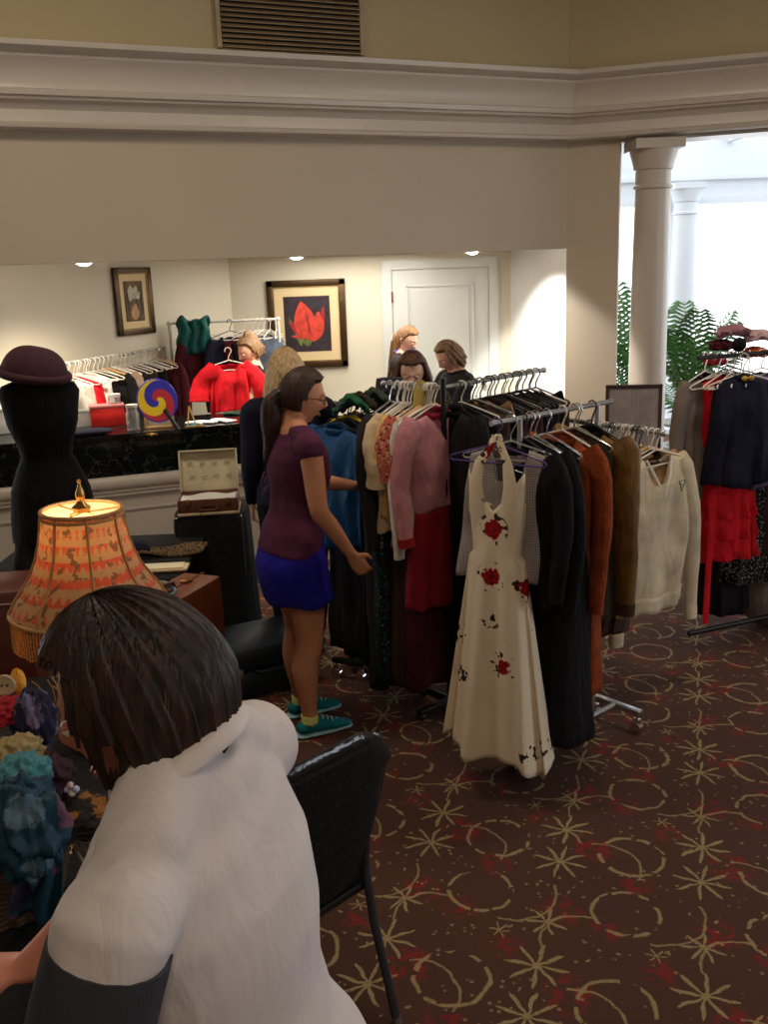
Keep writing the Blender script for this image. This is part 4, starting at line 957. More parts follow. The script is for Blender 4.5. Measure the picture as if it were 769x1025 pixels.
b=MB(); b.grid(lambda u,v:(lambda a,y,c,s_:(a*math.copysign(abs(c)**.8,c),y*s_+.01*sin(7*2*pi*u+v),-.02-.30*abs(a*c)*(1-v)-.50*v))(.10+.035*v,.045+.02*v,cos(2*pi*u),sin(2*pi*u)),48,20); b.build('jacket_body',cloth('faded_plum',78,42,64),pc_,solid=.004); bpy.data.objects.remove(pc_.children[0]); bpy.data.objects.remove(pc_)
# --- browsing woman behind the counter
def hairC(g,HM,s):
    b=MB(); hair_shell(HM,b,.020,-.6,.05,.22); b.ball((0,0,0),(.034,.034,.03),14,HM@Matrix.Translation((-.108,0,-.02))); b.limb([HM@V(p) for p in ((-.02,0,.118),(-.07,0,.09),(-.10,0,.02),(-.11,0,-.06))],[(.02,.05),(.03,.06),(.03,.05),(.02,.03)],16,side=(1,0,0)); b.build('hair',mousy,g)
person('person with tied light brown hair reaching towards a red garment behind the counter',(-.93,7.55,0),radians(188),1.61,skinB,head=(radians(28),radians(22),0),armR=((.14,-.22,1.17),(.38,-.10,1.27),(1,.1,.1),(0,.2,-.9)),armL=((.12,.23,1.15),(.36,.12,1.23),(1,-.1,.1),(0,-.2,-.9)),lean=.10,shirt=black2,shirt_hem=.84,trousers=navy,hair=hairC,shoes=(black2,blackp,blackp),stance=((0,.09,0),(0,-.09,0)))
# --- long-haired girl at the white door
def hairD(g,HM0,s):
    HM=HM0
    b=MB(); hair_shell(HM,b,.016,-.7,0,.22)
    HM=Matrix.Translation(HM0.to_translation()+V((-.012,0,.0)))@Matrix.Scale(s,4)
    b.limb([HM@V(p) for p in ((-.055,0,.02),(-.085,0,-.08),(-.105,0,-.20),(-.120,0,-.32),(-.125,0,-.42))],[(.055,.062),(.045,.066),(.036,.066),(.028,.056),(.008,.03)],26,side=(1,0,0)); 
    R=random.Random(9)
    for k in range(16): y=R.uniform(-.06,.06); b.tube([HM@V((-.10-.012*t,y*(1+.04*t),.0-.085*t)) for t in range(6)],[.010,.012,.012,.011,.009,.003],7)
    b.build('hair',longb,g)
gD,HD=person('person with long honey blond hair and a purple scarf, looking down beside the white door',(.215,8.10,0),radians(-22),1.62,skinB,head=(radians(-8),radians(30),0),headoff=(.012,0,-.006),armR=((.14,-.21,1.12),(.36,-.12,1.05),(1,0,0),(0,0,-1)),armL=((.14,.21,1.12),(.36,.12,1.05),(1,0,0),(0,0,-1)),shirt=char,sleeve=1,shirt_hem=.84,trousers=navy,hair=hairD,shoes=(black2,blackp,blackp),stance=((0,.09,0),(0,-.09,0)))
b=MB(); b.tube([(.004+.068*cos(t),.072*sin(t),1.385-.022*cos(t)+.006*sin(5*t)) for t in [i*pi/12 for i in range(24)]],[(.024,.028)]*24,10,closed=True); b.tube([(.07,.0,1.37),(.115,.02,1.30),(.125,.03,1.20)],[(.03,.018),(.035,.018),(.03,.012)],10); b.build('scarf',cloth('violet_scarf_cloth',104,84,170),gD)
# --- short blond hair, head bowed
def hairE(g,HM,s):
    b=MB(); hair_shell(HM,b,.024,-.9,.34,.16)
    R=random.Random(4)
    for k in range(34):
        a=radians(R.uniform(60,300)); t0=R.uniform(.0,.06); b.tube([HM@V(((.086+.014*t)*cos(a),(.080+.018*t)*sin(a),t0+.05-.07*t)) for t in (0,.8,1.5,2.1)],[.008,.013,.011,.003],7)
    b.build('hair',mousy,g)
person('person with short wavy blond hair and dark top, head bowed over the rear rail',(.555,6.95,0),radians(205),1.57,skinB,head=(0,radians(34),0),headoff=(.03,0,-.012),armR=((.14,-.21,1.10),(.36,-.12,1.05),(1,0,0),(0,0,-1)),armL=((.14,.21,1.10),(.36,.12,1.05),(1,0,0),(0,0,-1)),shirt=black2,sleeve=1,shirt_hem=.84,trousers=black2,hair=hairE,shoes=(black2,blackp,blackp),stance=((0,.09,0),(0,-.09,0)))
# --- chestnut hair behind the left rail arm
def hairF(g,HM,s):
    b=MB(); hair_shell(HM,b,.024,-1.2,.25,.18); 
    for sy in (-1,1): b.limb([HM@V(p) for p in ((-.01,sy*.075,.04),(.005,sy*.095,-.05),(.012,sy*.10,-.15),(.01,sy*.095,-.25))],[(.035,.022),(.042,.028),(.042,.028),(.02,.014)],16,side=(1,0,0))
    b.limb([HM@V(p) for p in ((-.06,0,.03),(-.08,0,-.08),(-.07,0,-.16))],[(.05,.085),(.045,.09),(.02,.06)],24,side=(1,0,0)); b.build('hair',darkb,g)
person('person with chestnut hair seen through the white hangers of the left rail arm',(.205,5.75,0),radians(-96),1.60,skinB,head=(0,radians(30),0),headoff=(.02,0,-.01),armR=((.14,-.21,1.10),(.3,-.12,1.05),(1,0,0),(0,0,-1)),armL=((.14,.21,1.10),(.3,.12,1.05),(1,0,0),(0,0,-1)),shirt=dolive,sleeve=1,shirt_hem=.84,trousers=black2,hair=hairF,shoes=(black2,blackp,blackp),stance=((0,.09,0),(0,-.09,0)))
# --- boy in front, back to the camera, bending to the table on the left
def hairG(g,HM,s):
    b=MB()
    hair_shell(HM,b,.026,-.62,.02,.30,n=140)
    R=random.Random(8)
    for k in range(420):
        a=R.uniform(0,2*pi); t=R.uniform(.1,1.8); d=V((-cos(a)*sin(t),-sin(a)*sin(t),cos(t)))
        if d.x>.3 and d.z<.75: continue
        q=[]; dd=d.copy()
        for j in range(5):
            p=headr(dd); q.append(HM@(p*(1+(.0235 if j<4 else .018)/p.length))); dd=(dd+V((.10,dd.y*.10,-.16-.10*dd.z))).normalized()
            if dd.x>.45 and dd.z<.6: break
        if len(q)>2: b.tube(q,[.002,.0032,.0032,.0026,.001][:len(q)],6)
    b.build('hair',boyh,g)
whitet=cloth('white_jersey',206,196,194,bump=.04,var=.05,wr=.24)
fG=radians(166)
gG,HG=person('person in a white T-shirt with charcoal sleeves and short dark hair, bending over the table',(-.188,1.04,0),fG,1.72,skinmat('ruddy_skin',190,122,98),head=(radians(12),radians(18),0),headoff=(.004,0,-.035),lean=.15,
 armR=((.26,-.24,1.12),(.42,-.12,.98),(1,.2,-.1),(0,0,-1)),armL=((.13,.26,1.07),(.34,.22,.92),(1,.1,-.3),(0,0,-1)),shirt=whitet,sleeve=0,neckz=1.425,shirt_hem=.84,trousers=cloth('dark_jeans',30,34,52),hair=hairG,shoes=(black2,whitep,whitec),stance=((0,.1,0),(0,-.1,0)),voxel=.0065,wide=1.12,shirtvox=.007)
LR=Matrix.Rotation(.15,3,'Y'); S_=1.72/1.65
b=MB(); b.tube([LR@(V((-.004+.080*cos(t),.088*sin(t),1.438-.92-.030*cos(t)))*S_)+V((0,0,.92*S_)) for t in [i*pi/18 for i in range(36)]],[(.014,.006)]*36,10,closed=True); b.build('collar',cloth('white_rib',212,202,198,bump=.04,wr=.05),gG)
for sy,e in ((1,V((.13,.26,1.07))*S_),(-1,V((.26,-.24,1.12))*S_)):
    sh=LR@(V((-.004,sy*.172*1.12,1.345-.92))*S_)+V((0,0,.92*S_))
    b=MB(); b.tube([sh.lerp(e,.06),sh.lerp(e,.08),sh.lerp(e,.3),sh.lerp(e,.6),sh.lerp(e,.8),sh.lerp(e,1.0),sh.lerp(e,1.01)],[.050,.0665,.0675,.066,.063,.060,.052],26); b.build('sleeve',cloth('charcoal_jersey',54,54,60,bump=.15,wr=.1),gG)
# ================================================================== PROPS
# dress form with the burgundy hat
mq=aty(40,400,4.45)
MQ=1.0
g=thing('dress_form','black velvet dress form wearing a burgundy hat, at the left edge','mannequin',(mq.x,mq.y,0),radians(-75))
velvet=cloth('black_velvet',10,8,10,sheen=.0)
b=MB(); rows=[(.84,.185,.17,.0),(.95,.18,.165,0),(1.08,.165,.15,0),(1.17,.135,.125,0),(1.24,.105,.10,.0),(1.30,.115,.105,0),(1.40,.145,.13,.01),(1.48,.155,.125,.01),(1.54,.165,.10,0),(1.575,.15,.08,-.005),(1.60,.09,.06,-.01),(1.62,.055,.05,-.01),(1.68,.05,.048,-.01)]
RR_=[];PP_=[]
for i in range(len(rows)-1):
    for k in range(4):
        t=k/4; r=[rows[i][j]*(1-t)+rows[i+1][j]*t for j in range(4)]; PP_.append((r[3],0,r[0]+.03)); RR_.append((r[2]*1.0,r[1]*1.1))
PP_.append((-.01,0,1.70)); RR_.append((.05,.052)); b.tube(PP_,RR_,36,side=(1,0,0)); b.ball((-.01,0,1.71),(.05,.05,.03),16); b.build('torso',velvet,g)
b=MB(); b.grid(lambda u,v:(lambda a,f:((.158+.02*v+f)*cos(a),(.185+.035*v+f)*sin(a),.90-.20*v))(2*pi*u,.012*v*sin(9*2*pi*u)),56,10); b.build('skirt',velvet,g,solid=.004)
b=MB(); b.tube([(0,0,.06),(0,0,.84)],.017,12); b.build('stand_pole',blackm,g)
for k in range(3): a=k*2*pi/3; b=MB(); b.tube([(0,0,.16),(.12*cos(a),.12*sin(a),.10),(.26*cos(a),.26*sin(a),.014)],.012,8); b.build('stand_leg',blackm,g)
burg=mat('burgundy_velvet',srgb(56,12,28),.85,var=.25,scale=20,bump=.2,sheen=.0)
hp=aty(31,360,4.42); g=thing('cloche_hat','burgundy velvet hat with a rolled brim on top of the black dress form','hat',(hp.x+.005,hp.y,hp.z-.075),radians(10),rx=radians(4),ry=radians(14))
b=MB()
def crown(u,v): a=2*pi*u; t=v*pi/2; r=.150*cos(t)**.75 if v<1 else 0; return (r*cos(a),r*.9*sin(a),.0+.135*sin(t)+.004*sin(3*a)*cos(t))
b.grid(crown,40,18); b.build('crown',burg,g)
b=MB(); b.tube([((.146+.006*sin(2*t))*cos(t),(.132+.006*sin(2*t))*sin(t),.010+.012*sin(t+1)) for t in [i*2*pi/32 for i in range(32)]],[(.020,.020)]*32,12,closed=True); b.build('rolled_brim',burg,g)

# lamp
lc=aty(88,615,2.55); lt=aty(74,510,2.55)
lx,ly=(lc.x+lt.x)/2,2.55; zt_,zb_=1.452,1.175
tk=thing('display_table','table under a black cloth beside the person in the white T-shirt','table',(-1.32,2.2,0))
b=MB(); b.box((-.68,-1.0,.70),(.66,.84,.735)); b.build('tabletop',woodh,tk,smooth=False)
for sx in(-1,1):
    for sy in(-1,1): b=MB(); b.box((sx*.6-.02,sy*.75-.02-.08,0),(sx*.6+.02,sy*.75+.02-.08,.70)); b.build('leg',blackm,tk,smooth=False)
tcg=thing('tablecloth','black cloth draped to the floor over the table with the lamp','tablecloth',(-1.32,2.2,.738))
b=MB()
def drape(X0_,X1_,Y0_,Y1_,dz_,n=44):
    def fn(u,v):
        # radial: v 0 centre ->.6 edge ->1 hem
        a=2*pi*u; c,s=cos(a),sin(a); k=1/max(abs(c),abs(s)); cx_=(X0_+X1_)/2; cy_=(Y0_+Y1_)/2; hx_=(X1_-X0_)/2; hy_=(Y1_-Y0_)/2
        if v<=.5: q=v/.5; return (cx_+hx_*c*k*q,cy_+hy_*s*k*q,.004)
        q=(v-.5)/.5; f=.02*q*sin(18*a)+.012*q; return (cx_+hx_*c*k+(f+.01)*c,cy_+hy_*s*k+(f+.01)*s,.004-dz_*q)
    return fn
b.grid(drape(-.685,.665,-1.01,.85,.73),160,14); b.build('cloth',black2,tcg)
g=thing('table_lamp','lit table lamp with a fringed red and beige trellis shade','lamp',(lx,ly,.745),0,ry=radians(1.5))
z0=.745; sh_=shade_mat()
linerm,nt_,b_=newmat('cream_liner'); tr_=nt_.nodes.new('ShaderNodeBsdfTranslucent'); tr_.inputs['Color'].default_value=(.9,.8,.65,1); b_.inputs['Base Color'].default_value=(.9,.82,.7,1); ms_=nt_.nodes.new('ShaderNodeMixShader'); ms_.inputs[0].default_value=.6
nt_.links.new(b_.outputs[0],ms_.inputs[1]); nt_.links.new(tr_.outputs[0],ms_.inputs[2]); nt_.links.new(ms_.outputs[0],nt_.nodes['Material Output'].inputs['Surface'])
prof=[(.107,zt_),(.110,zt_-.02),(.113,zt_-.05),(.120,zt_-.09),(.131,zt_-.13),(.147,zt_-.17),(.172,zt_-.21),(.197,zt_-.245),(.212,zb_),(.214,zb_-.012)]
b=MB(); n=64; vs=[];fs=[]
for i,(r,z) in enumerate(prof):
    for k in range(n):
        a=2*pi*k/n; rr=r*(1+.018*abs(cos(4*a))-.01); vs.append((rr*cos(a),rr*sin(a),z-z0))
for i in range(len(prof)-1):
    for k in range(n): fs.append([i*n+k,i*n+(k+1)%n,(i+1)*n+(k+1)%n,(i+1)*n+k])
b.add(vs,fs); so=b.build('lamp_shade',sh_,g)
b=MB(); b.lathe([(r-.004,z-z0) for r,z in prof],48); b.build('inner_liner',linerm,so)
tri=cloth('gold_braid',176,132,84)
for (r,z,t) in ((.108,zt_-.004,.006),(.110,zt_-.018,.004),(.215,zb_-.008,.006)): b=MB(); b.tube([(r*cos(a),r*sin(a),z-z0) for a in [i*2*pi/56 for i in range(56)]],t,8,closed=True); b.build('braid_trim',tri,so)
for k in range(8):
    a=k*pi/4+pi/8; b=MB(); b.tube([(r*1.012*cos(a),r*1.012*sin(a),z-z0) for r,z in prof],[(.004,.0025)]*len(prof),6); b.build('seam_braid',tri,so)
fr=mat('amber_glass_beads',srgb(190,130,70),.25,var=.3,scale=60)
b=MB(); R=random.Random(2)
for k in range(120):
    a=2*pi*k/120; r=.213; L_=.085+R.uniform(-.004,.004); px_,py_=r*cos(a),r*sin(a)
    b.tube([(px_,py_,zb_-.012-z0-L_*t) for t in [i/12 for i in range(13)]],[.0016 if i%2 else .0032 for i in range(13)],5)
fo=b.build('bead_fringe',fr,so); fo['kind']='stuff'
b=MB(); b.lathe([(0,.0),(.085,.0),(.09,.012),(.07,.03),(.03,.05),(.024,.09),(.05,.14),(.075,.20),(.07,.27),(.035,.33),(.018,.36),(.015,.40),(.0,.40)],32); b.build('lamp_base',brass,g)
b=MB(); b.tube([(0,0,.39),(0,0,.44)],.016,12); b.ball((0,0,.50),(.034,.034,.045),16); b.build('light_bulb',mat('bulb_glow',(1,.72,.38),.5,var=0,emis=5),g)
b=MB()
for s in(-1,1): b.tube([(0,0,.40),(s*.05,0,.46),(s*.055,0,.58),(s*.03,0,.69),(0,0,zt_-.008-z0)],.003,8)
for k in range(3): a=k*2*pi/3+.4; b.tube([(0,0,zt_-.012-z0),(.107*cos(a),.107*sin(a),zt_-.006-z0)],.0025,6)
b.build('harp',brass,g)
b=MB(); b.lathe([(0,-.02),(.022,-.018),(.026,-.006),(.014,.004),(.008,.012),(.013,.022),(.012,.034),(.006,.050),(.003,.062),(.006,.066),(.003,.072),(0,.073)],20,Matrix.Translation((0,0,zt_+.010-z0))); b.build('finial',brass,g)
l=bpy.data.lights.new('lamp_bulb_light','POINT'); l.energy=2.3; l.color=(1,.62,.30); l.shadow_soft_size=.04
o=bpy.data.objects.new('lamp_bulb_light',l); C.objects.link(o); o.location=(lx,ly,1.385)

# table at the back with leopard cloth, open tray, cap and beads
t2=thing('display_table','low black table beyond the lamp carrying a leopard print cloth','table',(-1.45,4.75,0))
b=MB(); b.box((-.55,-.42,.64),(.45,.42,.67)); b.build('tabletop',black1,t2,smooth=False)
for sx in(-1,1):
    for sy in(-1,1): b=MB(); b.box((sx*.45-.06,sy*.36-.02,0),(sx*.45-.02,sy*.36+.02,.64)); b.build('leg',blackm,t2,smooth=False)
leo=blotch_mat('leopard_print_cloth',(104,82,54),[(62,.40,.95,(26,18,12),0)])
p=atz(175,553,.675); g=thing('leopard_scarf','leopard print cloth folded at the back of the low table','scarf',(p.x-.05,p.y+.02,.672)); b=MB(); b.grid(lambda u,v:((u-.5)*.42,(v-.5)*.18,.012+.012*sin(7*u+2*v)+.008*sin(17*v)),24,10); b.build('cloth',leo,g,solid=.01)
p=atz(158,570,.675); g=thing('jewellery_tray','flat cream display tray lying on the low table','tray',(p.x,p.y,.675),radians(3)); b=MB(); b.box((-.15,-.055,0),(.15,.055,.012),bev=.003); b.build('tray_base',creamb,g); b=MB(); b.box((-.13,-.045,.012),(.13,.045,.02),bev=.003); b.build('pad',mat('cream_pad',srgb(232,222,190),.9),g)
p=atz(128,556,.68); g=thing('peaked_hat','dark navy cap beside the cream tray behind the lamp shade','hat',(p.x,p.y+.06,.672),radians(-20)); b=MB()
b.grid(lambda u,v:(.115*cos(2*pi*u)*cos(v*pi/2)**.7 if v<1 else 0,.09*sin(2*pi*u)*cos(v*pi/2)**.7 if v<1 else 0,.075*sin(v*pi/2)),30,12); b.build('crown',navy,g); b=MB(); b.grid(lambda u,v:((.10+.06*v)*cos(pi*(u-.5)),(.085+.02*v)*sin(pi*(u-.5)),.006-.004*v),16,4); b.build('peak',navy,g,solid=.004)
# stack of bangles
for i,(px,py,mm,lb) in enumerate(((158,588,steel,'silver bangle lying behind the right edge of the lamp shade'),(166,594,mat('pale_blue_beads',srgb(110,140,160),.4),'pale blue beaded bangle beside the silver bangle'),(163,601,mat('white_beads',srgb(200,200,196),.4),'white beaded bangle nearest the lamp shade'))):
    p=atz(px,py,.70); g=thing('bangle',lb,'bangle',(p.x,p.y,.712),i*.7,rx=.25*i); b=MB(); b.tube([(.042*cos(t),.042*sin(t),0) for t in [k*pi/14 for k in range(28)]],.008,8,closed=True); b.build('ring',mm,g)
# suitcases
leath=mat('tan_leather',srgb(134,70,38),.42,var=.2,scale=6,bump=.15,bscale=120); dleath=mat('brown_leather',srgb(98,54,34),.45,var=.2,scale=6,bump=.15,bscale=120)
def edge_strips(b,a,c,m_=.004,r=.008):
    x0,y0,z0=a;x1,y1,z1=c
    for x in(x0,x1):
        for y in(y0,y1): b.tube([(x,y,z0),(x,y,z1)],r,6)
    for z in(z0,z1):
        for y in(y0,y1): b.tube([(x0,y,z),(x1,y,z)],r,6)
        for x in(x0,x1): b.tube([(x,y0,z),(x,y1,z)],r,6)
p=atz(196,600,.70)
g=thing('leather_suitcase','upright tan leather suitcase with a handle, right of the lamp shade','suitcase',(-1.0,4.00,0),radians(-22))
b=MB(); b.box((-.105,-.36,.02),(.105,.34,.70),bev=.02); b.build('case_shell',leath,g)
b=MB(); b.tube([(0,-.36,.02),(0,-.364,.70),(0,.344,.70),(0,.344,.02)],.006,6); b.build('seam',dleath,g)
b=MB(); b.tube([(0,-.10,.705),(0,-.09,.735),(0,0,.745),(0,.09,.735),(0,.10,.705)],[(.012,.008)]*5,10); b.build('handle',dleath,g)
for y in(-.22,.20): b=MB(); b.box((-.02,y-.025,.698),(.02,y+.025,.712),bev=.003); b.build('latch',brass,g)
g=thing('hard_suitcase','dark blue hard suitcase lying on the carpet behind the teal shoes','suitcase',(-.70,4.62,0),radians(28))
dk_=mat('dark_blue_shell',srgb(24,36,46),.4,var=.1)
b=MB(); b.box((-.25,-.20,.01),(.25,.20,.15),bev=.03); b.build('lower_shell',dk_,g); b=MB(); b.box((-.25,-.20,.155),(.25,.20,.27),bev=.03); b.build('lid',dk_,g)
b=MB(); b.tube([(-.07,-.205,.15),(-.06,-.235,.15),(.06,-.235,.15),(.07,-.205,.15)],.009,8); b.build('handle',blackp,g)
for x in(-.16,.16): b=MB(); b.box((x-.02,-.212,.13),(x+.02,-.198,.18),bev=.003); b.build('latch',chrome,g)
# black draped stand with the open suitcase of jewellery
g=thing('draped_stand','stand under a black cloth against the counter, carrying the open suitcase','stand',(-.985,5.28,0),radians(2))
b=MB(); b.box((-.19,-.17,0),(.19,.19,.775),bev=.01); b.build('plinth',blackm,g)
def dr2(u,v):
    a=2*pi*u; c,s=cos(a),sin(a); k=1/(abs(c)**6+abs(s)**6)**(1/6)
    if v<=.4: q=v/.4; return (.20*c*k*q,.19*s*k*q+.01,.785)
    q=(v-.4)/.6; f=1+q*(.10+.05*sin(11*a)); return (.203*c*k*f,.193*s*k*f+.01,.785-.76*q)
b=MB(); b.grid(dr2,120,18); b.build('drape',cloth('dark_slate_cloth',24,28,32),g)
g=thing('open_suitcase','open brown suitcase with rows of earrings pinned inside its cream lid','suitcase',(-.985,5.23,.79),radians(6))
b=MB(); W_,D_,h_=.165,.12,.085
for q in (((-W_,-D_,.0),(W_,D_,.012)),((-W_,-D_,0),(W_,-D_+.012,h_)),((-W_,D_-.012,0),(W_,D_,h_)),((-W_,-D_,0),(-W_+.012,D_,h_)),((W_-.012,-D_,0),(W_,D_,h_))): b.box(*q,bev=.003)
b.build('case_shell',dleath,g)
b=MB(); b.box((-W_-.004,-D_-.006,-.004),(W_+.004,D_+.004,.012),bev=.004); b.build('base_trim',creamb,g)
b=MB(); b.grid(lambda u,v:((u-.5)*.305,(v-.5)*.215,.070+.006*sin(9*u+4*v)+.004*sin(17*v)),18,12); b.build('tissue_lining',mat('white_tissue',srgb(246,244,240),.9),g,solid=.006)
b=MB(); b.box((-.035,-D_-.012,.045),(.035,-D_-.002,.058),bev=.002); b.tube([(-.05,-D_-.002,.035),(-.045,-D_-.022,.03),(.045,-D_-.022,.03),(.05,-D_-.002,.035)],.006,8); b.build('handle',dleath,g)
for x in(-.11,.11): b=MB(); b.box((x-.014,-D_-.008,.05),(x+.014,-D_,.09),bev=.002); b.build('latch',brass,g)
LM=Matrix.Translation((0,D_,h_))@Matrix.Rotation(radians(-10),4,'X')
b=MB(); b.box((-W_,.0,0),(W_,.012,.235),LM,bev=.003)
for q in (((-W_,-.035,0),(-W_+.010,0,.235)),((W_-.010,-.035,0),(W_,0,.235)),((-W_,-.035,.225),(W_,0,.235))): b.box(*q,LM,bev=.002)
lid=b.build('lid',mat('cream_lining',srgb(214,202,170),.8),g)
gem=mat('crystal_gem',srgb(230,220,214),.08,.6,var=0)
for r in range(2):
    for c in range(4):
        b=MB(); x=-.105+c*.07+.008*r; z=.165-r*.075
        for dx_ in(-.008,.008): b.ball((x+dx_,-.008,z+.003*dx_*100),(.0055,.004,.0055),8,LM); b.tube([(x+dx_+.007*cos(t),-.008,z+.007*sin(t)-.008) for t in [k*pi/5 for k in range(10)]],.0012,5,closed=True,M=LM)
        b.build('earring_pair',gem,lid)

# ------------- things on the counter
def oncp(px,py): p=atz(px,py,cz); return (p.x,p.y,cz+.001)
p=oncp(125,432)
g=thing('spiral_paddle','round yellow, blue and red spiral paddle with a black handle on the counter','paddle',(oncp(160,434)[0]+.01,oncp(160,434)[1]-.03,cz+.225),math.atan2(DC.y,DC.x)-.1,rx=radians(-14),ry=radians(-12))
spm=[mat('paddle_blue',srgb(44,42,190),.5,var=.02),mat('paddle_yellow',srgb(250,216,24),.5,var=.02),mat('paddle_red',srgb(206,34,58),.5,var=.02)]
b=MB(); nr,na=26,96; R0_=.125; oy=.0
def sp(r,a): return (r*cos(a),0,r*sin(a)*1.12)
for side_y in(-.005,.005):
    vs=[(x,side_y,z) for i in range(nr+1) for k in range(na) for (x,_,z) in [sp(R0_*i/nr,2*pi*k/na)]]; o0=len(b.v)
    b.v+= [V(q) for q in vs]
    for i in range(nr):
        for k in range(na):
            r=(i+.5)/nr; a=2*pi*(k+.5)/na; q=(a/(2*pi)+.75*r+.42)%1
            b.f.append([o0+i*na+k,o0+i*na+(k+1)%na,o0+(i+1)*na+(k+1)%na,o0+(i+1)*na+k]); b.mi.append(int(q*3)%3)
b.k=0; b.tube([(R0_*cos(a),0,R0_*1.12*sin(a)) for a in [i*2*pi/72 for i in range(72)]],.006,6,closed=True)
b.build('spiral_disc',spm,g,smooth=False)
b=MB(); b.tube([(.03,-.012,-.07),(.05,-.016,-.14),(.075,-.02,-.225)],[(.014,.008),(.012,.009),(.014,.010)],10); b.build('handle',blackp,g)
g=thing('framed_mirror','small gilt-framed tray leaning on the counter behind the spiral paddle','frame',oncp(160,429),math.atan2(DC.y,DC.x)-.15,rx=radians(-16))
b=MB()
for q in (((-.10,0,0),(-.08,.018,.30)),((.08,0,0),(.10,.018,.30)),((-.10,0,0),(.10,.018,.02)),((-.10,0,.28),(.10,.018,.30))): b.box(*q,bev=.003)
b.build('gilt_frame',mat('dull_gold',srgb(186,158,100),.4,.4),g); b=MB(); b.box((-.082,.008,.018),(.082,.014,.282)); b.build('panel',mat('grey_panel',srgb(150,142,128),.4),g,smooth=False)
for (px,py,lb) in ((188,428,'small gilt easel leg propping the frame on the counter'),):
    p=oncp(px,py); g=thing('gilt_easel',lb,'easel',p,.2); b=MB(); b.tube([(0,0,0),(.02,.04,.14)],.005,6); b.tube([(.06,0,0),(.02,.04,.14)],.005,6); b.tube([(-.02,-.0,.004),(.12,.0,.004)],.006,6); b.build('easel_frame',mat('dull_gold',srgb(186,158,100),.4,.4),g)
glassm=mat('clear_glass',(.9,.94,.95),.05,var=0,trans=.9)
for (px,py,r,h_,lb) in ((134,431,.045,.16,'tall clear glass jar in front of the red box'),(117,425,.05,.20,'clear plastic jar left of the tall glass jar')):
    p=oncp(px,py); g=thing('glass_jar',lb,'jar',p); b=MB(); b.lathe([(0,.003),(r,.003),(r,h_*.75),(r*.85,h_*.82),(r*.85,h_),(r*.78,h_),(r*.78,h_*.8),(r*.92,h_*.72),(r*.92,.01),(0,.01)],28); b.build('jar_body',glassm,g); b=MB(); b.lathe([(0,h_),(r*.9,h_),(r*.9,h_+.018),(0,h_+.018)],24); b.build('lid',mat('pale_lid',srgb(226,216,210),.4),g)
p=oncp(107,427); g=thing('red_box','red box with a pink lid standing among jars on the counter','box',p,math.atan2(DC.y,DC.x)); b=MB(); b.box((-.10,0,0),(.13,.12,.13),bev=.005); b.build('box_body',mat('bright_red_card',srgb(212,30,30),.5,var=.05),g); b=MB(); b.box((-.104,-.004,.13),(.134,.124,.15),bev=.004); b.build('lid',mat('pink_card',srgb(210,120,120),.5),g)
p=oncp(84,428); g=thing('white_box','low white storage box on the counter right of the dress form','box',p,math.atan2(DC.y,DC.x)); b=MB(); b.box((-.12,.02,0),(.11,.22,.10),bev=.004); b.build('box_body',white,g); b=MB(); b.box((-.14,0,.10),(.16,.24,.12),bev=.006); b.build('lid',clearp,g)
p=oncp(10,435); g=thing('white_box','white storage box on the counter left of the dress form','box',(p[0],p[1],cz+.001),math.atan2(DC.y,DC.x)); b=MB(); b.box((-.16,.02,0),(.14,.26,.16),bev=.01); b.build('box_body',white,g); b=MB(); b.box((-.17,.01,.16),(.15,.27,.18),bev=.006); b.build('lid',white,g)
p=oncp(88,438); g=thing('folded_cloth','folded dark navy cloth on the counter edge beside the dress form','cloth',p,math.atan2(DC.y,DC.x)); b=MB(); b.grid(lambda u,v:(lambda a,t:(.17*math.copysign(abs(cos(a)*sin(t))**.6,cos(a)),.08*math.copysign(abs(sin(a)*sin(t))**.6,sin(a)),.022+.022*cos(t)))(2*pi*u,pi*v),40,16,Matrix.Translation((0,.09,0))); b.build('cloth',navy,g)
# white lace gloves
for i,(px,py,rz_,lb) in enumerate(((200,424,.5,'white lace glove on the counter nearer the spiral paddle'),(222,422,-.15,'white lace glove with spread fingers above the open suitcase'))):
    p=oncp(px,py); g=thing('glove',lb,'glove',p,rz_-.5); b=MB(); b.limb([(-.07,0,.010),(0,0,.012),(.045,0,.012)],[(.034,.008),(.038,.010),(.036,.008)],12,side=(0,1,0))
    for k in range(4): a=-.42+.28*k; b.limb([(.04,-.027+.018*k,.010),(.105*cos(a)+.01,.105*sin(a),.009)],[(.009,.007),(.007,.006)],8,side=(0,1,0))
    b.limb([(-.02,-.03,.010),(.03,-.075,.008)],[(.010,.007),(.007,.006)],8); fuse(b,'glove_cloth',[mat('white_lace',srgb(240,244,248),.9,var=.05)],g,.004,2)
for i,(px,py,mm,lb) in enumerate(((192,426,mat('teal_lace',srgb(40,110,130),.7),'small teal lace piece under the white glove'),(152,436,brass,'small gilt trinket at the counter edge'),(245,414,cloth('green_velvet',30,60,44),'green velvet cloth on the right part of the counter'))):
    p=oncp(px,py); g=thing('trinket' if i==1 else 'lace_cloth',lb,'trinket' if i==1 else 'cloth',p); b=MB(); sx=(.05,.03,.16)[i]; b.grid(lambda u,v:((u-.5)*sx*2,(v-.5)*sx,.006+.006*sin(8*u+5*v)),14,8); b.build('cloth',mm,g,solid=.006)

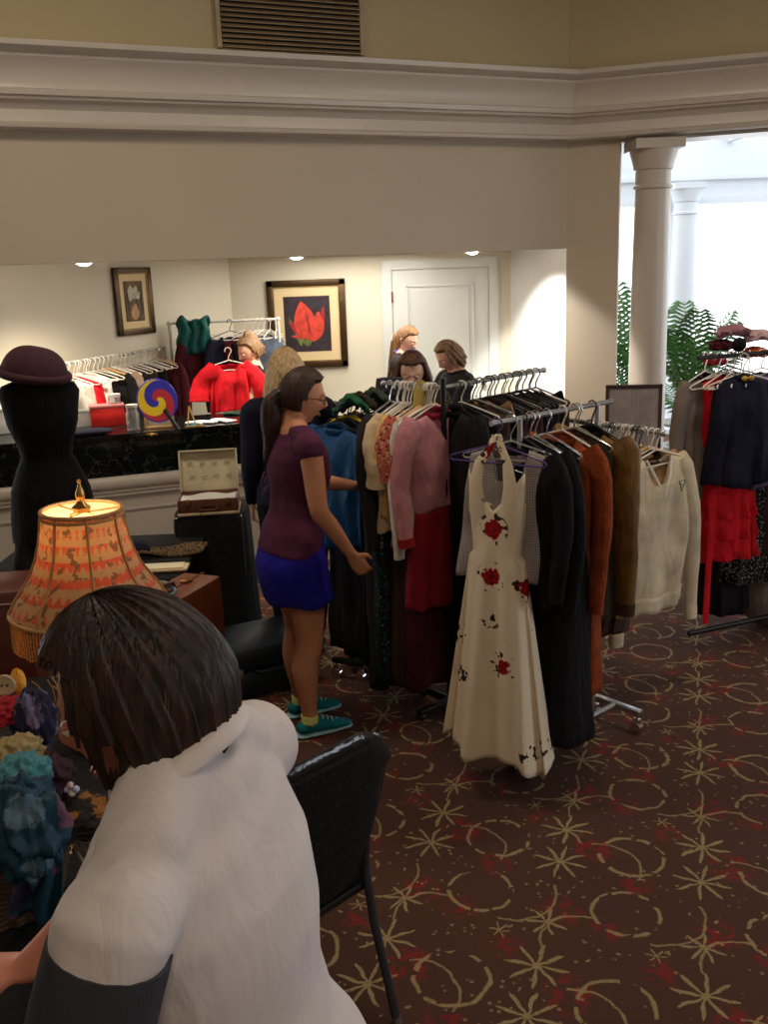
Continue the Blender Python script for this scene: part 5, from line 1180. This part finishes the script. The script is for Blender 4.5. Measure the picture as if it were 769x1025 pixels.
# ------------- long silver rail behind the counter
n_=atz(60,366,1.5); f_=atz(178,346,1.5); Pn=V((n_.x,n_.y)); Pf=V((f_.x,f_.y)); Pf=Pn+(Pf-Pn)*.86; dN=(Pf-Pn).normalized(); LN=(Pf-Pn).length
rack_line('garment_rack','long silver rail behind the counter crowded with white hangers',Pn,Pf,1.5,foot=.2)
rN=rad2((dN.y,-dN.x))
def onN(s): p=Pn+dN*s*LN; return (p.x,p.y,1.5)
for i,(s,mm,nm,lb,kw) in enumerate(((.05,whitec,'white_blouse','white blouse on the long rail behind the clear jars',dict(L=.5)),(.13,red2,'jersey_top','red top on the long rail above the red box',dict(L=.5)),(.21,whitec,'white_skirt','white skirt on the long rail, second after the red top',dict(L=.6)),(.38,black1,'black_coat','black coat on a wooden hanger behind the spiral paddle',dict(L=.8,sleeve='long')),(.46,cloth('taupe_cloth',150,128,108),'taupe_jacket','taupe jacket right of the spiral paddle on the long rail',dict(L=.75,sleeve='long',dp=.07)),(.56,black2,'black_dress','black dress on the long rail right of the taupe jacket',dict(L=.95)),(.66,dolive,'dark_dress','dark olive dress on the long rail behind the red garment',dict(L=.95)),(.76,black1,'long_dress','very dark dress far along the long rail left of the reaching person',dict(L=.9)),(.92,maroon,'maroon_shirt','maroon shirt at the far end of the long rail',dict(L=.5,sleeve='long')))):
    garment(nm,lb,nm.split('_')[1],onN(s),rN,mm,seed=i,**kw)
    hanger('wood' if s in(.38,.92) else 'white',('wooden' if s in(.38,.92) else 'white')+' hanger carrying the '+lb.split(' on ')[0].split(' right ')[0].split(' far ')[0].split(' at ')[0]+' by the counter',onN(s),rN)
for i in range(22): hanger('white','empty white hanger crowded on the long rail behind the counter',onN(.02+.042*i),rN+.12*((i*5)%4-1.5),'empty white hangers behind the counter')
# scarlet garment held up by the reaching person
p=aty(228,350,7.30); garment('scarlet_jacket','bright scarlet garment held up by the reaching person behind the counter','garment',(p.x,p.y,p.z),radians(12),red2,L=.38,hw=.14,hem=.20,dp=.05,hdp=.08,sleeve='short',sl=.22,sw=.075,sang=.5,folds=6,fa=.02,nd=.08)
hanger('white','white hanger carrying the bright scarlet garment above the counter',(p.x,p.y,p.z),radians(12))
# white rack against the back wall
pL=aty(169,322,8.28); pR=aty(277,322,8.28); zW=(pL.z+pR.z)/2
rack_line('garment_rack','white rack standing against the back wall left of the framed tulip',V((pL.x,8.28)),V((pR.x,8.40)),zW,foot=.18,m=white)
for i,(px,mm,L_,lb,nm,kw) in enumerate(((200,maroon,.42,'burgundy jacket on the white rack right of the teal cloth','jacket',dict(sleeve='long')),(229,navy,.45,'navy jacket on a black hanger of the white rack','jacket',dict(sleeve='long')),(243,maroon,.40,'wine red top on the white rack by the reaching person','top',dict()),(252,black2,.9,'black glossy dress on the white rack behind the reaching person','dress',dict()),(262,cloth('bluish_grey_cloth',90,100,116),.5,'blue grey top at the right end of the white rack','top',dict()))):
    q=aty(px,322,8.3); garment(nm,lb,nm,(q.x,q.y+.03,zW-.03),radians(35),mm,L=L_,seed=i,**kw); hanger('black' if px==229 else 'white',('black' if px==229 else 'white')+' hanger carrying the '+lb.split(' on ')[0].split(' at ')[0]+' on the white rack',(q.x,q.y+.03,zW),radians(35))
for i in range(4): q=aty(258+6*i,322,8.32); hanger('white','empty white hanger at the right end of the white rack',(q.x,q.y,zW),radians(50+14*i),'empty white hangers on the white rack')
q=aty(193,320,8.28); g=thing('teal_cloth','teal satin cloth thrown over the left end of the white rack','cloth',(q.x,q.y,zW),0)
b=MB(); b.grid(lambda u,v:(lambda x,t:(x+.015*sin(6*t),.06*sin(t)*1.2+.012*sin(20*u),.03+.02*sin(9*u)-(.28*abs(t/1.6)**1.4)+.015*sin(14*u+4*t)))((u-.5)*.26,(v-.5)*3.2),26,22); b.build('satin_cloth',teal,g,solid=.012)

# ------------- pictures
def picture(label,cat,P,D,z,W_,H_,art,fw=.05,matw=.09,dirn=-1):
    g=thing('framed_picture',label,cat,(P[0],P[1],z),rad2(D)); fm=mat('antique_bronze_frame',srgb(74,54,30),.35,.5,var=.2); gm=mat('gilt_lip',srgb(170,140,90),.35,.5); cm=mat('cream_mat_board',srgb(226,204,160),.9,var=.02)
    x,y=W_/2,H_/2; b=MB()
    for q in (((-x,-.035,-y),(-x+fw,0,y)),((x-fw,-.035,-y),(x,0,y)),((-x,-.035,-y),(x,0,-y+fw)),((-x,-.035,y-fw),(x,0,y))): b.box(*q,bev=.008)
    b.build('frame',fm,g); b=MB(); f2=fw-.002
    for q in (((-x+f2,-.028,-y+f2),(-x+f2+.008,-.01,y-f2)),((x-f2-.008,-.028,-y+f2),(x-f2,-.01,y-f2)),((-x+f2,-.028,-y+f2),(x-f2,-.01,-y+f2+.008)),((-x+f2,-.028,y-f2-.008),(x-f2,-.01,y-f2))): b.box(*q)
    b.build('inner_lip',gm,g,smooth=False)
    b=MB(); b.box((-x+fw,-.016,-y+fw),(x-fw,-.006,y-fw)); b.build('mat_board',cm,g,smooth=False)
    art(g,x-fw-matw,y-fw-matw); return g
def flat(b,pts,y): b.add([(p[0],y,p[1]) for p in pts],[list(range(len(pts)))])
def petal(b,x0,z0,x1,z1,w,y,n=14,bend=0):
    dx,dz=x1-x0,z1-z0; L_=math.hypot(dx,dz); nx,nz=-dz/L_,dx/L_; A=[];B=[]
    for i in range(n+1):
        t=i/n; wd=w*sin(pi*t**.8)**.8 if 0<t<1 else 0; bx=bend*sin(pi*t); A.append((x0+dx*t+nx*(wd+bx),z0+dz*t+nz*(wd+bx))); B.append((x0+dx*t-nx*(wd-bx),z0+dz*t-nz*(wd-bx)))
    flat(b,A+B[::-1][1:-1],y)
def tulip(g,x,y):
    ms=[mat('painted_dark_ground',srgb(44,34,42),.7,var=.6,scale=14),mat('painted_red',srgb(206,62,46),.6,var=.35,scale=18),mat('painted_deep_red',srgb(158,34,30),.6,var=.3,scale=18),mat('painted_leaf',srgb(96,112,56),.7,var=.4,scale=20),mat('painted_edge',srgb(110,60,46),.7)]
    b=MB(); b.k=4; b.box((-x-.006,-.018,-y-.006),(x+.006,-.0155,y+.006)); b.k=0; b.box((-x,-.020,-y),(x,-.017,y)); s=x
    b.k=3; petal(b,-.05*s,-.98*s,-.85*s,.35*s,.10*s,-.0203,bend=.05*s); petal(b,.0,-.98*s,.05*s,-.4*s,.13*s,-.0205); petal(b,-.3*s,-.98*s,-.55*s,.1*s,.09*s,-.0204,bend=.04*s)
    b.k=2; petal(b,.15*s,-.75*s,.75*s,.75*s,.18*s,-.0206,bend=-.10*s); petal(b,-.1*s,-.5*s,-.85*s,.15*s,.14*s,-.0207,bend=.06*s)
    b.k=1; petal(b,.1*s,-.72*s,-.25*s,1.0*s,.50*s,-.0209,bend=.04*s); petal(b,.2*s,-.78*s,.5*s,.55*s,.30*s,-.0211,bend=-.1*s); petal(b,-.15*s,-.6*s,-.75*s,-.5*s,.08*s,-.0208)
    b.k=2; petal(b,.12*s,-.55*s,-.05*s,.6*s,.05*s,-.0213); b.build('tulip_painting',ms,g,smooth=False)
def grove(g,x,y):
    ms=[mat('sepia_ground',srgb(104,82,52),.7,var=.35,scale=14),mat('pale_foliage',srgb(196,190,166),.7,var=.25,scale=24),mat('dark_sepia',srgb(66,48,30),.7,var=.3),mat('sandy_path',srgb(186,150,110),.7,var=.2)]
    b=MB(); b.k=2; b.box((-x-.006,-.018,-y-.006),(x+.006,-.0155,y+.006)); b.k=0; b.box((-x,-.020,-y),(x,-.017,y))
    b.k=3; petal(b,-.1*x,-.98*y,.1*x,-.1*y,.45*x,-.0203); b.k=1; petal(b,-.5*x,.0,-.3*x,.85*y,.35*x,-.0205); petal(b,.0,.1*y,.35*x,.8*y,.35*x,-.0206,bend=.1*x); petal(b,.3*x,.1*y,.7*x,.5*y,.2*x,-.0207)
    b.k=2; petal(b,-.7*x,-.6*y,-.75*x,.8*y,.10*x,-.0208); petal(b,.8*x,-.8*y,.75*x,.8*y,.14*x,-.0208); petal(b,.4*x,-.5*y,.1*x,.3*y,.08*x,-.0209); b.build('sepia_painting',ms,g,smooth=False)
a1=aty(266,282,BY-.03); a2=aty(345,279,BY-.03); a3=aty(348,366,BY-.03)
picture('large framed painting of a red tulip on the back wall','picture',((a1.x+a2.x)/2,BY-.002),(1,0),(a2.z+a3.z)/2,a2.x-a1.x,a2.z-a3.z+.01,tulip,fw=.062,matw=.095)
LD=V((.47,.88)).normalized(); s0,za=atw(110.5,268.5,(Lw.x,Lw.y),LD); s1,zb=atw(147,267,(Lw.x,Lw.y),LD); s2,zc=atw(154,332,(Lw.x,Lw.y),LD); s3,zd=atw(117,338,(Lw.x,Lw.y),LD)
sm_=(s0+s1+s2+s3)/4; pw=(s1-s0+s2-s3)/2; ph_=(za+zb)/2-(zc+zd)/2; pp=V((Lw.x,Lw.y))+LD*sm_
picture('small framed sepia painting on the left wall of the back room','picture',(pp.x+.002,pp.y-.001),LD,(za+zb+zc+zd)/4,max(.3,pw),ph_,grove,fw=.05,matw=.065)

# ------------- framed board standing behind the clothes, in front of the column
bp=aty(635,385,6.0); g=thing('framed_board','brown framed grey board on a stand in front of the white column','sign board',(bp.x,bp.y,0),radians(-8)); T_=bp.z
bf=mat('brown_wood_frame',srgb(62,40,36),.5,var=.15)
b=MB(); x=.175
for q in (((-x,-.012,T_-.95),(-x+.022,.012,T_)),((x-.022,-.012,T_-.95),(x,.012,T_)),((-x,-.012,T_-.022),(x,.012,T_)),((-x,-.012,T_-.95),(x,.012,T_-.928))): b.box(*q,bev=.003)
b.build('board_frame',bf,g); b=MB(); b.box((-x+.02,-.004,T_-.93),(x-.02,.006,T_-.02)); b.build('board_panel',cloth('grey_linen_board',158,146,142),g,smooth=False)
for s in(-1,1): b=MB(); b.box((s*.14-.012,-.01,.02),(s*.14+.012,.01,T_-.94)); b.box((s*.14-.015,-.18,0),(s*.14+.015,.18,.025)); b.build('stand_foot',bf,g,smooth=False)

# ------------- palms
def palm(label,x,y,h,nf,seed,planter,spread=.55,group=None):
    g=thing('potted_palm',label,'plant',(x,y,0)); R=random.Random(seed)
    b=MB(); b.lathe([(0,0),(planter*.75,0),(planter,.30),(planter*1.12,.36),(planter*1.12,.42),(planter*.95,.42),(planter*.9,.36),(0,.34)],28); b.build('planter',mat('grey_planter',srgb(150,150,146),.6),g)
    stem=mat('palm_stem',srgb(110,130,60),.6); leaf=mat('palm_leaf',srgb(58,104,44),.5,var=.25,scale=10)
    for i in range(nf):
        a=R.uniform(0,2*pi); L_=h*R.uniform(.6,1.0); sp_=spread*R.uniform(.4,1.0); P=[]
        for k in range(9):
            t=k/8; rr=sp_*t**1.7; P.append(V((rr*cos(a),rr*sin(a),.36+(L_-.36)*(t**.85)-sp_*.35*t**4)))
        b=MB(); b.tube(P,[.009*(1-.7*k/8) for k in range(9)],6); st=b.build('frond_stem',stem,g)
        b=MB()
        for k in range(15):
            t=.38+.62*k/15; j=t*8; i0=min(7,int(j)); p=P[i0].lerp(P[i0+1],j-i0); tg=(P[i0+1]-P[i0]).normalized(); sd=tg.cross(V((0,0,1))).normalized()
            for s in(-1,1):
                ll=.24*sin(pi*(.12+.83*(t-.38)/.62))**.7+.03; dirn=(sd*s+tg*.75+V((0,0,-.25))).normalized(); w_=tg*.018
                q=p+dirn*ll; mid=p+dirn*ll*.45+V((0,0,.012)); q=q+V((0,0,-.05*ll/.2))
                b.add([p-w_*.4,mid-w_,q,mid+w_,p+w_*.4],[[0,1,3,4],[1,2,3]])
        b.build('leaflets',leaf,st,smooth=False)
    return g
pp=aty(688,420,8.6); palm('leafy palm right of the white column, in a grey planter',pp.x+.02,8.6,1.85,11,3,.22,.62)
pp=aty(624,420,9.6); palm('palm glimpsed in the gap left of the white column',pp.x,9.6,2.05,11,5,.22,.5)
g=thing('round_table','small round grey table beside the palm planter','table',(aty(690,430,8.0).x+.02,8.0,0)); b=MB(); b.lathe([(0,.74),(.24,.74),(.25,.73),(.24,.71),(0,.71)],32); b.build('tabletop',mat('grey_stone_top',srgb(150,150,144),.4),g); b=MB(); b.tube([(0,0,.02),(0,0,.71)],.03,12); b.lathe([(0,.03),(.18,.02),(.18,0),(0,0)],24); b.build('pedestal',blackm,g)

# ------------- banquet chair in front
cb0=V((-.33,2.05,.92)); cb1=V((-.10,2.28,.92)); cd=(cb1-cb0); cw_=.43; ang=math.atan2(cd.y,cd.x); cc=V((cb0+cb1)/2)
dirb=V((cos(ang),sin(ang))); nb2=V((dirb.y,-dirb.x))        # points to the camera right: the back of the chair
g=thing('banquet_chair','black patterned banquet chair seen from behind, beside the person in white','chair',(cc.x-nb2.x*.20,cc.y-nb2.y*.20,0),math.atan2(-nb2.y,-nb2.x))
# local +x is the way the chair faces, y across
seatf=blotch_mat('black_patterned_upholstery',(14,12,13),[(90,.35,.5,(48,42,40),0)])
def Bk(u,v):
    a=2*pi*u; c,s=cos(a),sin(a); z=.44+.45*v
    wv=.215*(.80+.20*min(1,v*2.2)**.7) if v<.85 else .215*(1-((v-.85)/.15)**2*.22)
    if v<.12: wv*= .80+.20*(v/.12)**.5
    xx=-.17-.10*v; return (xx+.020*math.copysign(abs(s)**.6,s)-.02*(1-(c*c))*.6, wv*math.copysign(abs(c)**.55,c), z)
b=MB(); b.grid(Bk,48,24); 
vs=[Bk(k/48,1) for k in range(48)]; b.add(vs,[list(range(48))]); vs=[Bk(k/48,0) for k in range(48)]; b.add(vs,[list(range(48))]); b.build('backrest',seatf,g)
b=MB(); trimp=[]
for k in range(25):
    t=-1+2*k/24; v=1-.0; yy=.213*math.copysign(min(1,abs(t)*1.0),t); zz=.902-.085*abs(t)**6; trimp.append((-.272+.008*abs(t)**4,yy*(.97 if abs(t)<.99 else 1.0),zz))
trimp=[(-.215,-.205,.66),(-.243,-.212,.78)]+trimp+[(-.243,.212,.78),(-.215,.205,.66)]
b.tube(trimp,[(.012,.024)]*len(trimp),10,side=(1,0,0)); b.build('top_edging',mat('glossy_black_edging',(.03,.03,.032),.12,.3,var=0,bump=.2,bscale=60),g)
b=MB(); b.box((-.19,-.21,.42),(.22,.21,.49),bev=.03); b.build('seat',seatf,g)
b=MB(); b.box((-.19,-.20,.395),(.21,.20,.42),bev=.004); b.build('seat_frame',blackm,g)
lfm=mat('grey_powder_coat',srgb(52,52,56),.4,.3)
for sy in(-1,1):
    b=MB(); b.tube([(-.19,sy*.19,.46),(-.215,sy*.19,.30),(-.285,sy*.195,.012)],[(.011,.014)]*3,10); lg=b.build('leg',lfm,g); b=MB(); b.tube([(-.282,sy*.195,.022),(-.287,sy*.195,.0)],.015,12); b.build('foot_cap',steel,lg)
    b=MB(); b.tube([(.17,sy*.19,.42),(.185,sy*.192,.25),(.20,sy*.195,.012)],[(.011,.014)]*3,10); lg=b.build('leg',lfm,g); b=MB(); b.tube([(.20,sy*.195,.022),(.20,sy*.195,.0)],.015,12); b.build('foot_cap',steel,lg)
    b=MB(); b.tube([(-.195,sy*.185,.46),(-.235,sy*.17,.75)],[(.010,.012)]*2,8); b.build('back_upright',lfm,g)

# ------------- scarves and trinkets on the near table
def blob(name,lb,cat,loc,sx,sy,sz,mm,seed,rz_=0,part='cloth',f=.25,n=3.):
    g=thing(name,lb,cat,loc,rz_); b=MB()
    def fn(u,v):
        a=2*pi*u; t=pi*v; r=1+f*noise.noise(V((n*cos(a)*sin(t)+seed*3,n*sin(a)*sin(t),n*cos(t)*1.4)))+.07*sin(8*a+1.2*t+seed+2*sin(3*t))*sin(t)+.03*sin(19*a-2*t)*sin(t)
        return (sx*r*sin(t)*cos(a),sy*r*sin(t)*sin(a),sz+sz*r*cos(t)*.98)
    b.grid(fn,72,44); b.build(part,mm,g); return g
TZ=.745
tealsc=blotch_mat('teal_violet_scarf',(26,60,78),[(14,.45,.4,(50,44,84),1),(12,.4,.3,(96,124,140),4),(13,.4,.2,(120,80,104),8)],.6)
sc_=[('teal_scarf','teal and violet gauzy scarf hanging at the left edge of the near table','scarf',(28,830),1.62,.90,.07,.07,.11,tealsc,1),
('pale_blue_scarf','pale turquoise scarf knotted above the teal scarf','scarf',(22,775),1.75,1.00,.055,.055,.04,cloth('pale_turquoise',60,120,128,rough=.6),2),
('beige_scarf','beige and olive scarf bunched beside the pale turquoise scarf','scarf',(18,752),1.85,1.03,.05,.05,.035,cloth('khaki_gauze',150,132,90),3),
('red_scarf','red scarf rolled at the extreme left of the near table','scarf',(4,712),1.95,1.08,.045,.05,.03,cloth('crimson_gauze',150,28,40),4),
('navy_plaid_scarf','navy and white plaid scarf standing left of the dark haired person','scarf',(34,722),1.95,1.04,.045,.05,.075,blotch_mat('plaid_navy',(34,32,58),[(22,.4,.5,(120,110,140),2)]),5),
('burgundy_scarf','dark burgundy scarf behind the pearl cluster','scarf',(50,778),1.85,.98,.05,.05,.045,cloth('dark_wine_gauze',52,28,40),6),
('leopard_scarf','brown and black leopard scarf lying near the scroll stand','scarf',(74,818),1.80,.90,.08,.08,.03,blotch_mat('tortoise_print',(26,18,14),[(22,.45,.5,(150,96,44),2)]),7)]
# a wicker basket holds them up
wick=mat('dark_wicker',srgb(70,46,30),.7,var=.3)
bk=aty(18,850,1.82)
g=thing('scarf_basket','dark wicker basket under the heap of scarves on the near table','basket',(bk.x-.03,bk.y,TZ)); 
b=MB()
for k in range(12): r=.10+.004*k; b.tube([((r+.004*(i%2*2-1))*cos(i*pi/20),(r+.004*(i%2*2-1))*sin(i*pi/20),.008+.0145*k) for i in range(40)],.0075,6,closed=True)
b.build('woven_wall',wick,g); b=MB(); b.lathe([(0,.004),(.10,.004),(.10,.012),(0,.012)],24); b.build('base',wick,g)
for (nm,lb,ca,(px,py),Y,_z,sx,sy,sz,mm,sd) in sc_:
    p=aty(px,py,Y); q_=blob(nm,lb,ca,(p.x,p.y,p.z-sz),sx,sy,sz,mm,sd,0)
    if sd==1: tealg=q_
# hanging tail of the teal scarf
p=aty(40,880,1.6)
b=MB(); b.grid(lambda u,v:((u-.5)*(.05+.07*v)+.01*sin(5*v),.014*sin(14*u+3*v)-.01,.12-.20*v+.01*sin(7*u)),26,18); to_=b.build('hanging_end',tealsc,tealg,solid=.004); to_.location=V((p.x,p.y,p.z))-V(tealg.location)
# metal scroll stand
scm=mat('pale_wire',srgb(150,132,104),.35,.5)
p=aty(82,835,1.78); g=thing('scroll_stand','pale metal scroll beside the arm of the person in white','stand',(p.x,p.y,p.z))
b=MB(); pts=[]
for i in range(34): t=i/33; a=radians(-150+560*t); r=.045*(1-.62*t); pts.append((r*cos(a)+.02,0,r*sin(a)))
b.tube(pts,.004,8); pts2=[(-.02-.018*cos(a)*(1-.02*i),0,-.022+.018*sin(a)) for i,a in enumerate([k*pi/9 for k in range(16)])]; b.tube(pts2,.0035,8); b.tube([(-.02,0,-.03),(.0,.0,-.08),(.0,0,TZ-p.z)],.004,8); b.tube([(-.06,0,TZ-p.z+.004),(.06,0,TZ-p.z+.004)],.005,8); b.build('wire_scroll',scm,g)
# gold curled twigs
p=aty(36,700,2.0); g=thing('twig_spray','gold curled wire twigs sprouting behind the scarves','ornament',(p.x,p.y,TZ))
gw=mat('gold_wire',srgb(196,146,80),.3,.7,var=0); R=random.Random(12); b=MB(); hh=p.z-TZ
for k in range(14):
    a=R.uniform(0,2*pi); pts=[]; n=18; sp=R.uniform(.02,.06); ph=R.uniform(0,6)
    for i in range(n): t=i/(n-1); c=.022*max(0,t-.4)/.6; pts.append((sp*t*cos(a)+c*cos(ph+12*t),sp*t*sin(a)*.6+c*.4*sin(ph+12*t),hh*.55+(hh*.52+R.uniform(0,.004))*t*(.7+.3*((k*7)%5)/4)+c*sin(ph+12*t)))
    b.tube(pts,[.0022*(1-.5*i/n) for i in range(n)],6)
b.tube([(0,0,0),(0,0,hh*.6)],.006,8); b.lathe([(0,0),(.04,0),(.035,.012),(.008,.02)],16); b.build('wire_curls',gw,g)
p=aty(18,682,2.02); g=thing('yellow_flower','small yellow flower ornament lit by the lamp','ornament',(p.x,p.y,p.z)); b=MB(); b.grid(lambda u,v:(lambda a,t:(.018*sin(t)*cos(a),.014*sin(t)*sin(a),.03*cos(t)*(1+.1*sin(5*a))))(2*pi*u,pi*v),24,14); b.build('petals',cloth('amber_silk',226,160,60),g); b=MB(); b.tube([(0,0,-.02),(.01,0,-.1),(.0,0,TZ-p.z)],.002,6); b.build('stem',gw,g)
p=aty(5,686,2.0); g=thing('large_button','large round beige button ornament at the left edge','button',(p.x,p.y,p.z),0,rx=radians(80)); b=MB(); b.lathe([(0,-.004),(.022,-.004),(.025,0),(.022,.004),(.018,.002),(0,.002)],28); b.build('button_disc',mat('beige_horn',srgb(186,164,130),.4),g); b=MB(); b.ball((-.006,0,.003),.003,8); b.ball((.006,0,.003),.003,8); b.build('button_holes',blackp,g); b=MB(); b.tube([(0,-.025,0),(0,-.1,.05),(0,-.26,.0)],.0015,5); b.build('cord',gw,g)
for i,(px,py,c_) in enumerate(((70,786,(206,176,170)),(76,790,(170,180,206)),(72,794,(220,200,190)),(66,790,(190,170,190)))):
    p=aty(px,py,1.83); g=thing('pearl_bead',('blush pearl bead, topmost of the small cluster','pale blue pearl bead, rightmost of the small cluster','cream pearl bead, lowest of the small cluster','lilac pearl bead, leftmost of the small cluster')[i],'bead',p); b=MB(); b.ball((0,0,0),.008,14); b.build('bead',mat('pearl_%d_tone'%i,srgb(*c_),.2,var=0),g)
# dark bag on the near table behind the person's head
p=atz(210,700,TZ); g=thing('black_handbag','black handbag on the corner of the table behind the dark haired person','bag',(-.82,2.62,TZ),radians(20))
b=MB(); b.grid(lambda u,v:(lambda a,t:(.16*math.copysign(abs(cos(a)*sin(t))**.7,cos(a)),.075*math.copysign(abs(sin(a)*sin(t))**.7,sin(a)),.11+.11*math.copysign(abs(cos(t))**.7,cos(t))))(2*pi*u,pi*v),40,24); b.build('bag_body',mat('black_leather',(.014,.012,.012),.4,var=.2),g)
b=MB(); b.tube([(-.08,0,.20),(-.06,0,.28),(0,0,.31),(.06,0,.28),(.08,0,.20)],.007,8); b.build('bag_handle',mat('black_leather',(.014,.012,.012),.4),g)
# small red trunk behind the lamp on the left
p=aty(0,588,3.4); g=thing('red_leather_case','reddish leather case behind the lamp at the left edge','case',(p.x-.10,3.4,0),radians(10)); b=MB(); b.box((-.22,-.14,0),(.22,.14,p.z+.02),bev=.02); b.build('case_shell',mat('red_brown_leather',srgb(84,34,24),.4,var=.2),g); b=MB(); b.tube([(-.21,-.145,p.z-.03),(.21,-.145,p.z-.03)],.006,6); b.build('seam',dleath,g); b=MB(); b.tube([(-.07,0,p.z+.02),(-.05,0,p.z+.05),(.05,0,p.z+.05),(.07,0,p.z+.02)],.008,8); b.build('handle',dleath,g)
# ================================================================== LIGHT
sc=bpy.context.scene
wd=bpy.data.worlds.new('sky'); sc.world=wd; wd.use_nodes=True; nt=wd.node_tree
bg=nt.nodes['Background']; bg.inputs['Color'].default_value=(.90,.95,1,1); bg.inputs['Strength'].default_value=2.9
def area(name,loc,size,energy,col,rot=(0,0,0),sy=None):
    l=bpy.data.lights.new(name,'AREA'); l.energy=energy; l.color=col; l.size=size
    if sy: l.shape='RECTANGLE'; l.size_y=sy
    o=bpy.data.objects.new(name,l); C.objects.link(o); o.location=loc; o.rotation_euler=rot; return o
# daylight from the sunroom windows, the foyer's own ceiling lamps, and an added side fill
area('foyer_lamp',(-1.5,3.9,4.5),.7,40,(1,.85,.66))
area('foyer_lamp',(1.9,4.3,4.5),.7,40,(1,.85,.66))
area('foyer_lamp',(0.6,-1.0,4.55),.9,38,(1,.84,.66))
area('side_fill_light',(7.05,1.1,2.1),2.1,40,(.80,.88,1),(0,radians(90),0))  # added fill lamp, set in the made-up opening of the unseen right wall
area('back_room_lamp',(-.2,8.3,2.22),1.2,30,(1,.92,.80))
l=bpy.data.lights.new('passage_spot','SPOT'); l.energy=150; l.color=(1,.97,.93); l.spot_size=radians(80); l.spot_blend=.25; l.shadow_soft_size=.06
o=bpy.data.objects.new('passage_spot',l); C.objects.link(o); o.location=(.80,7.80,2.2); o.rotation_euler=(V((1.42,8.25,1.2))-V((.80,7.80,2.2))).to_track_quat('-Z','Y').to_euler()
sc.view_settings.view_transform='Standard'; sc.view_settings.look='None'; sc.view_settings.gamma=1; sc.view_settings.use_curve_mapping=False
sc.view_settings.exposure=0.16
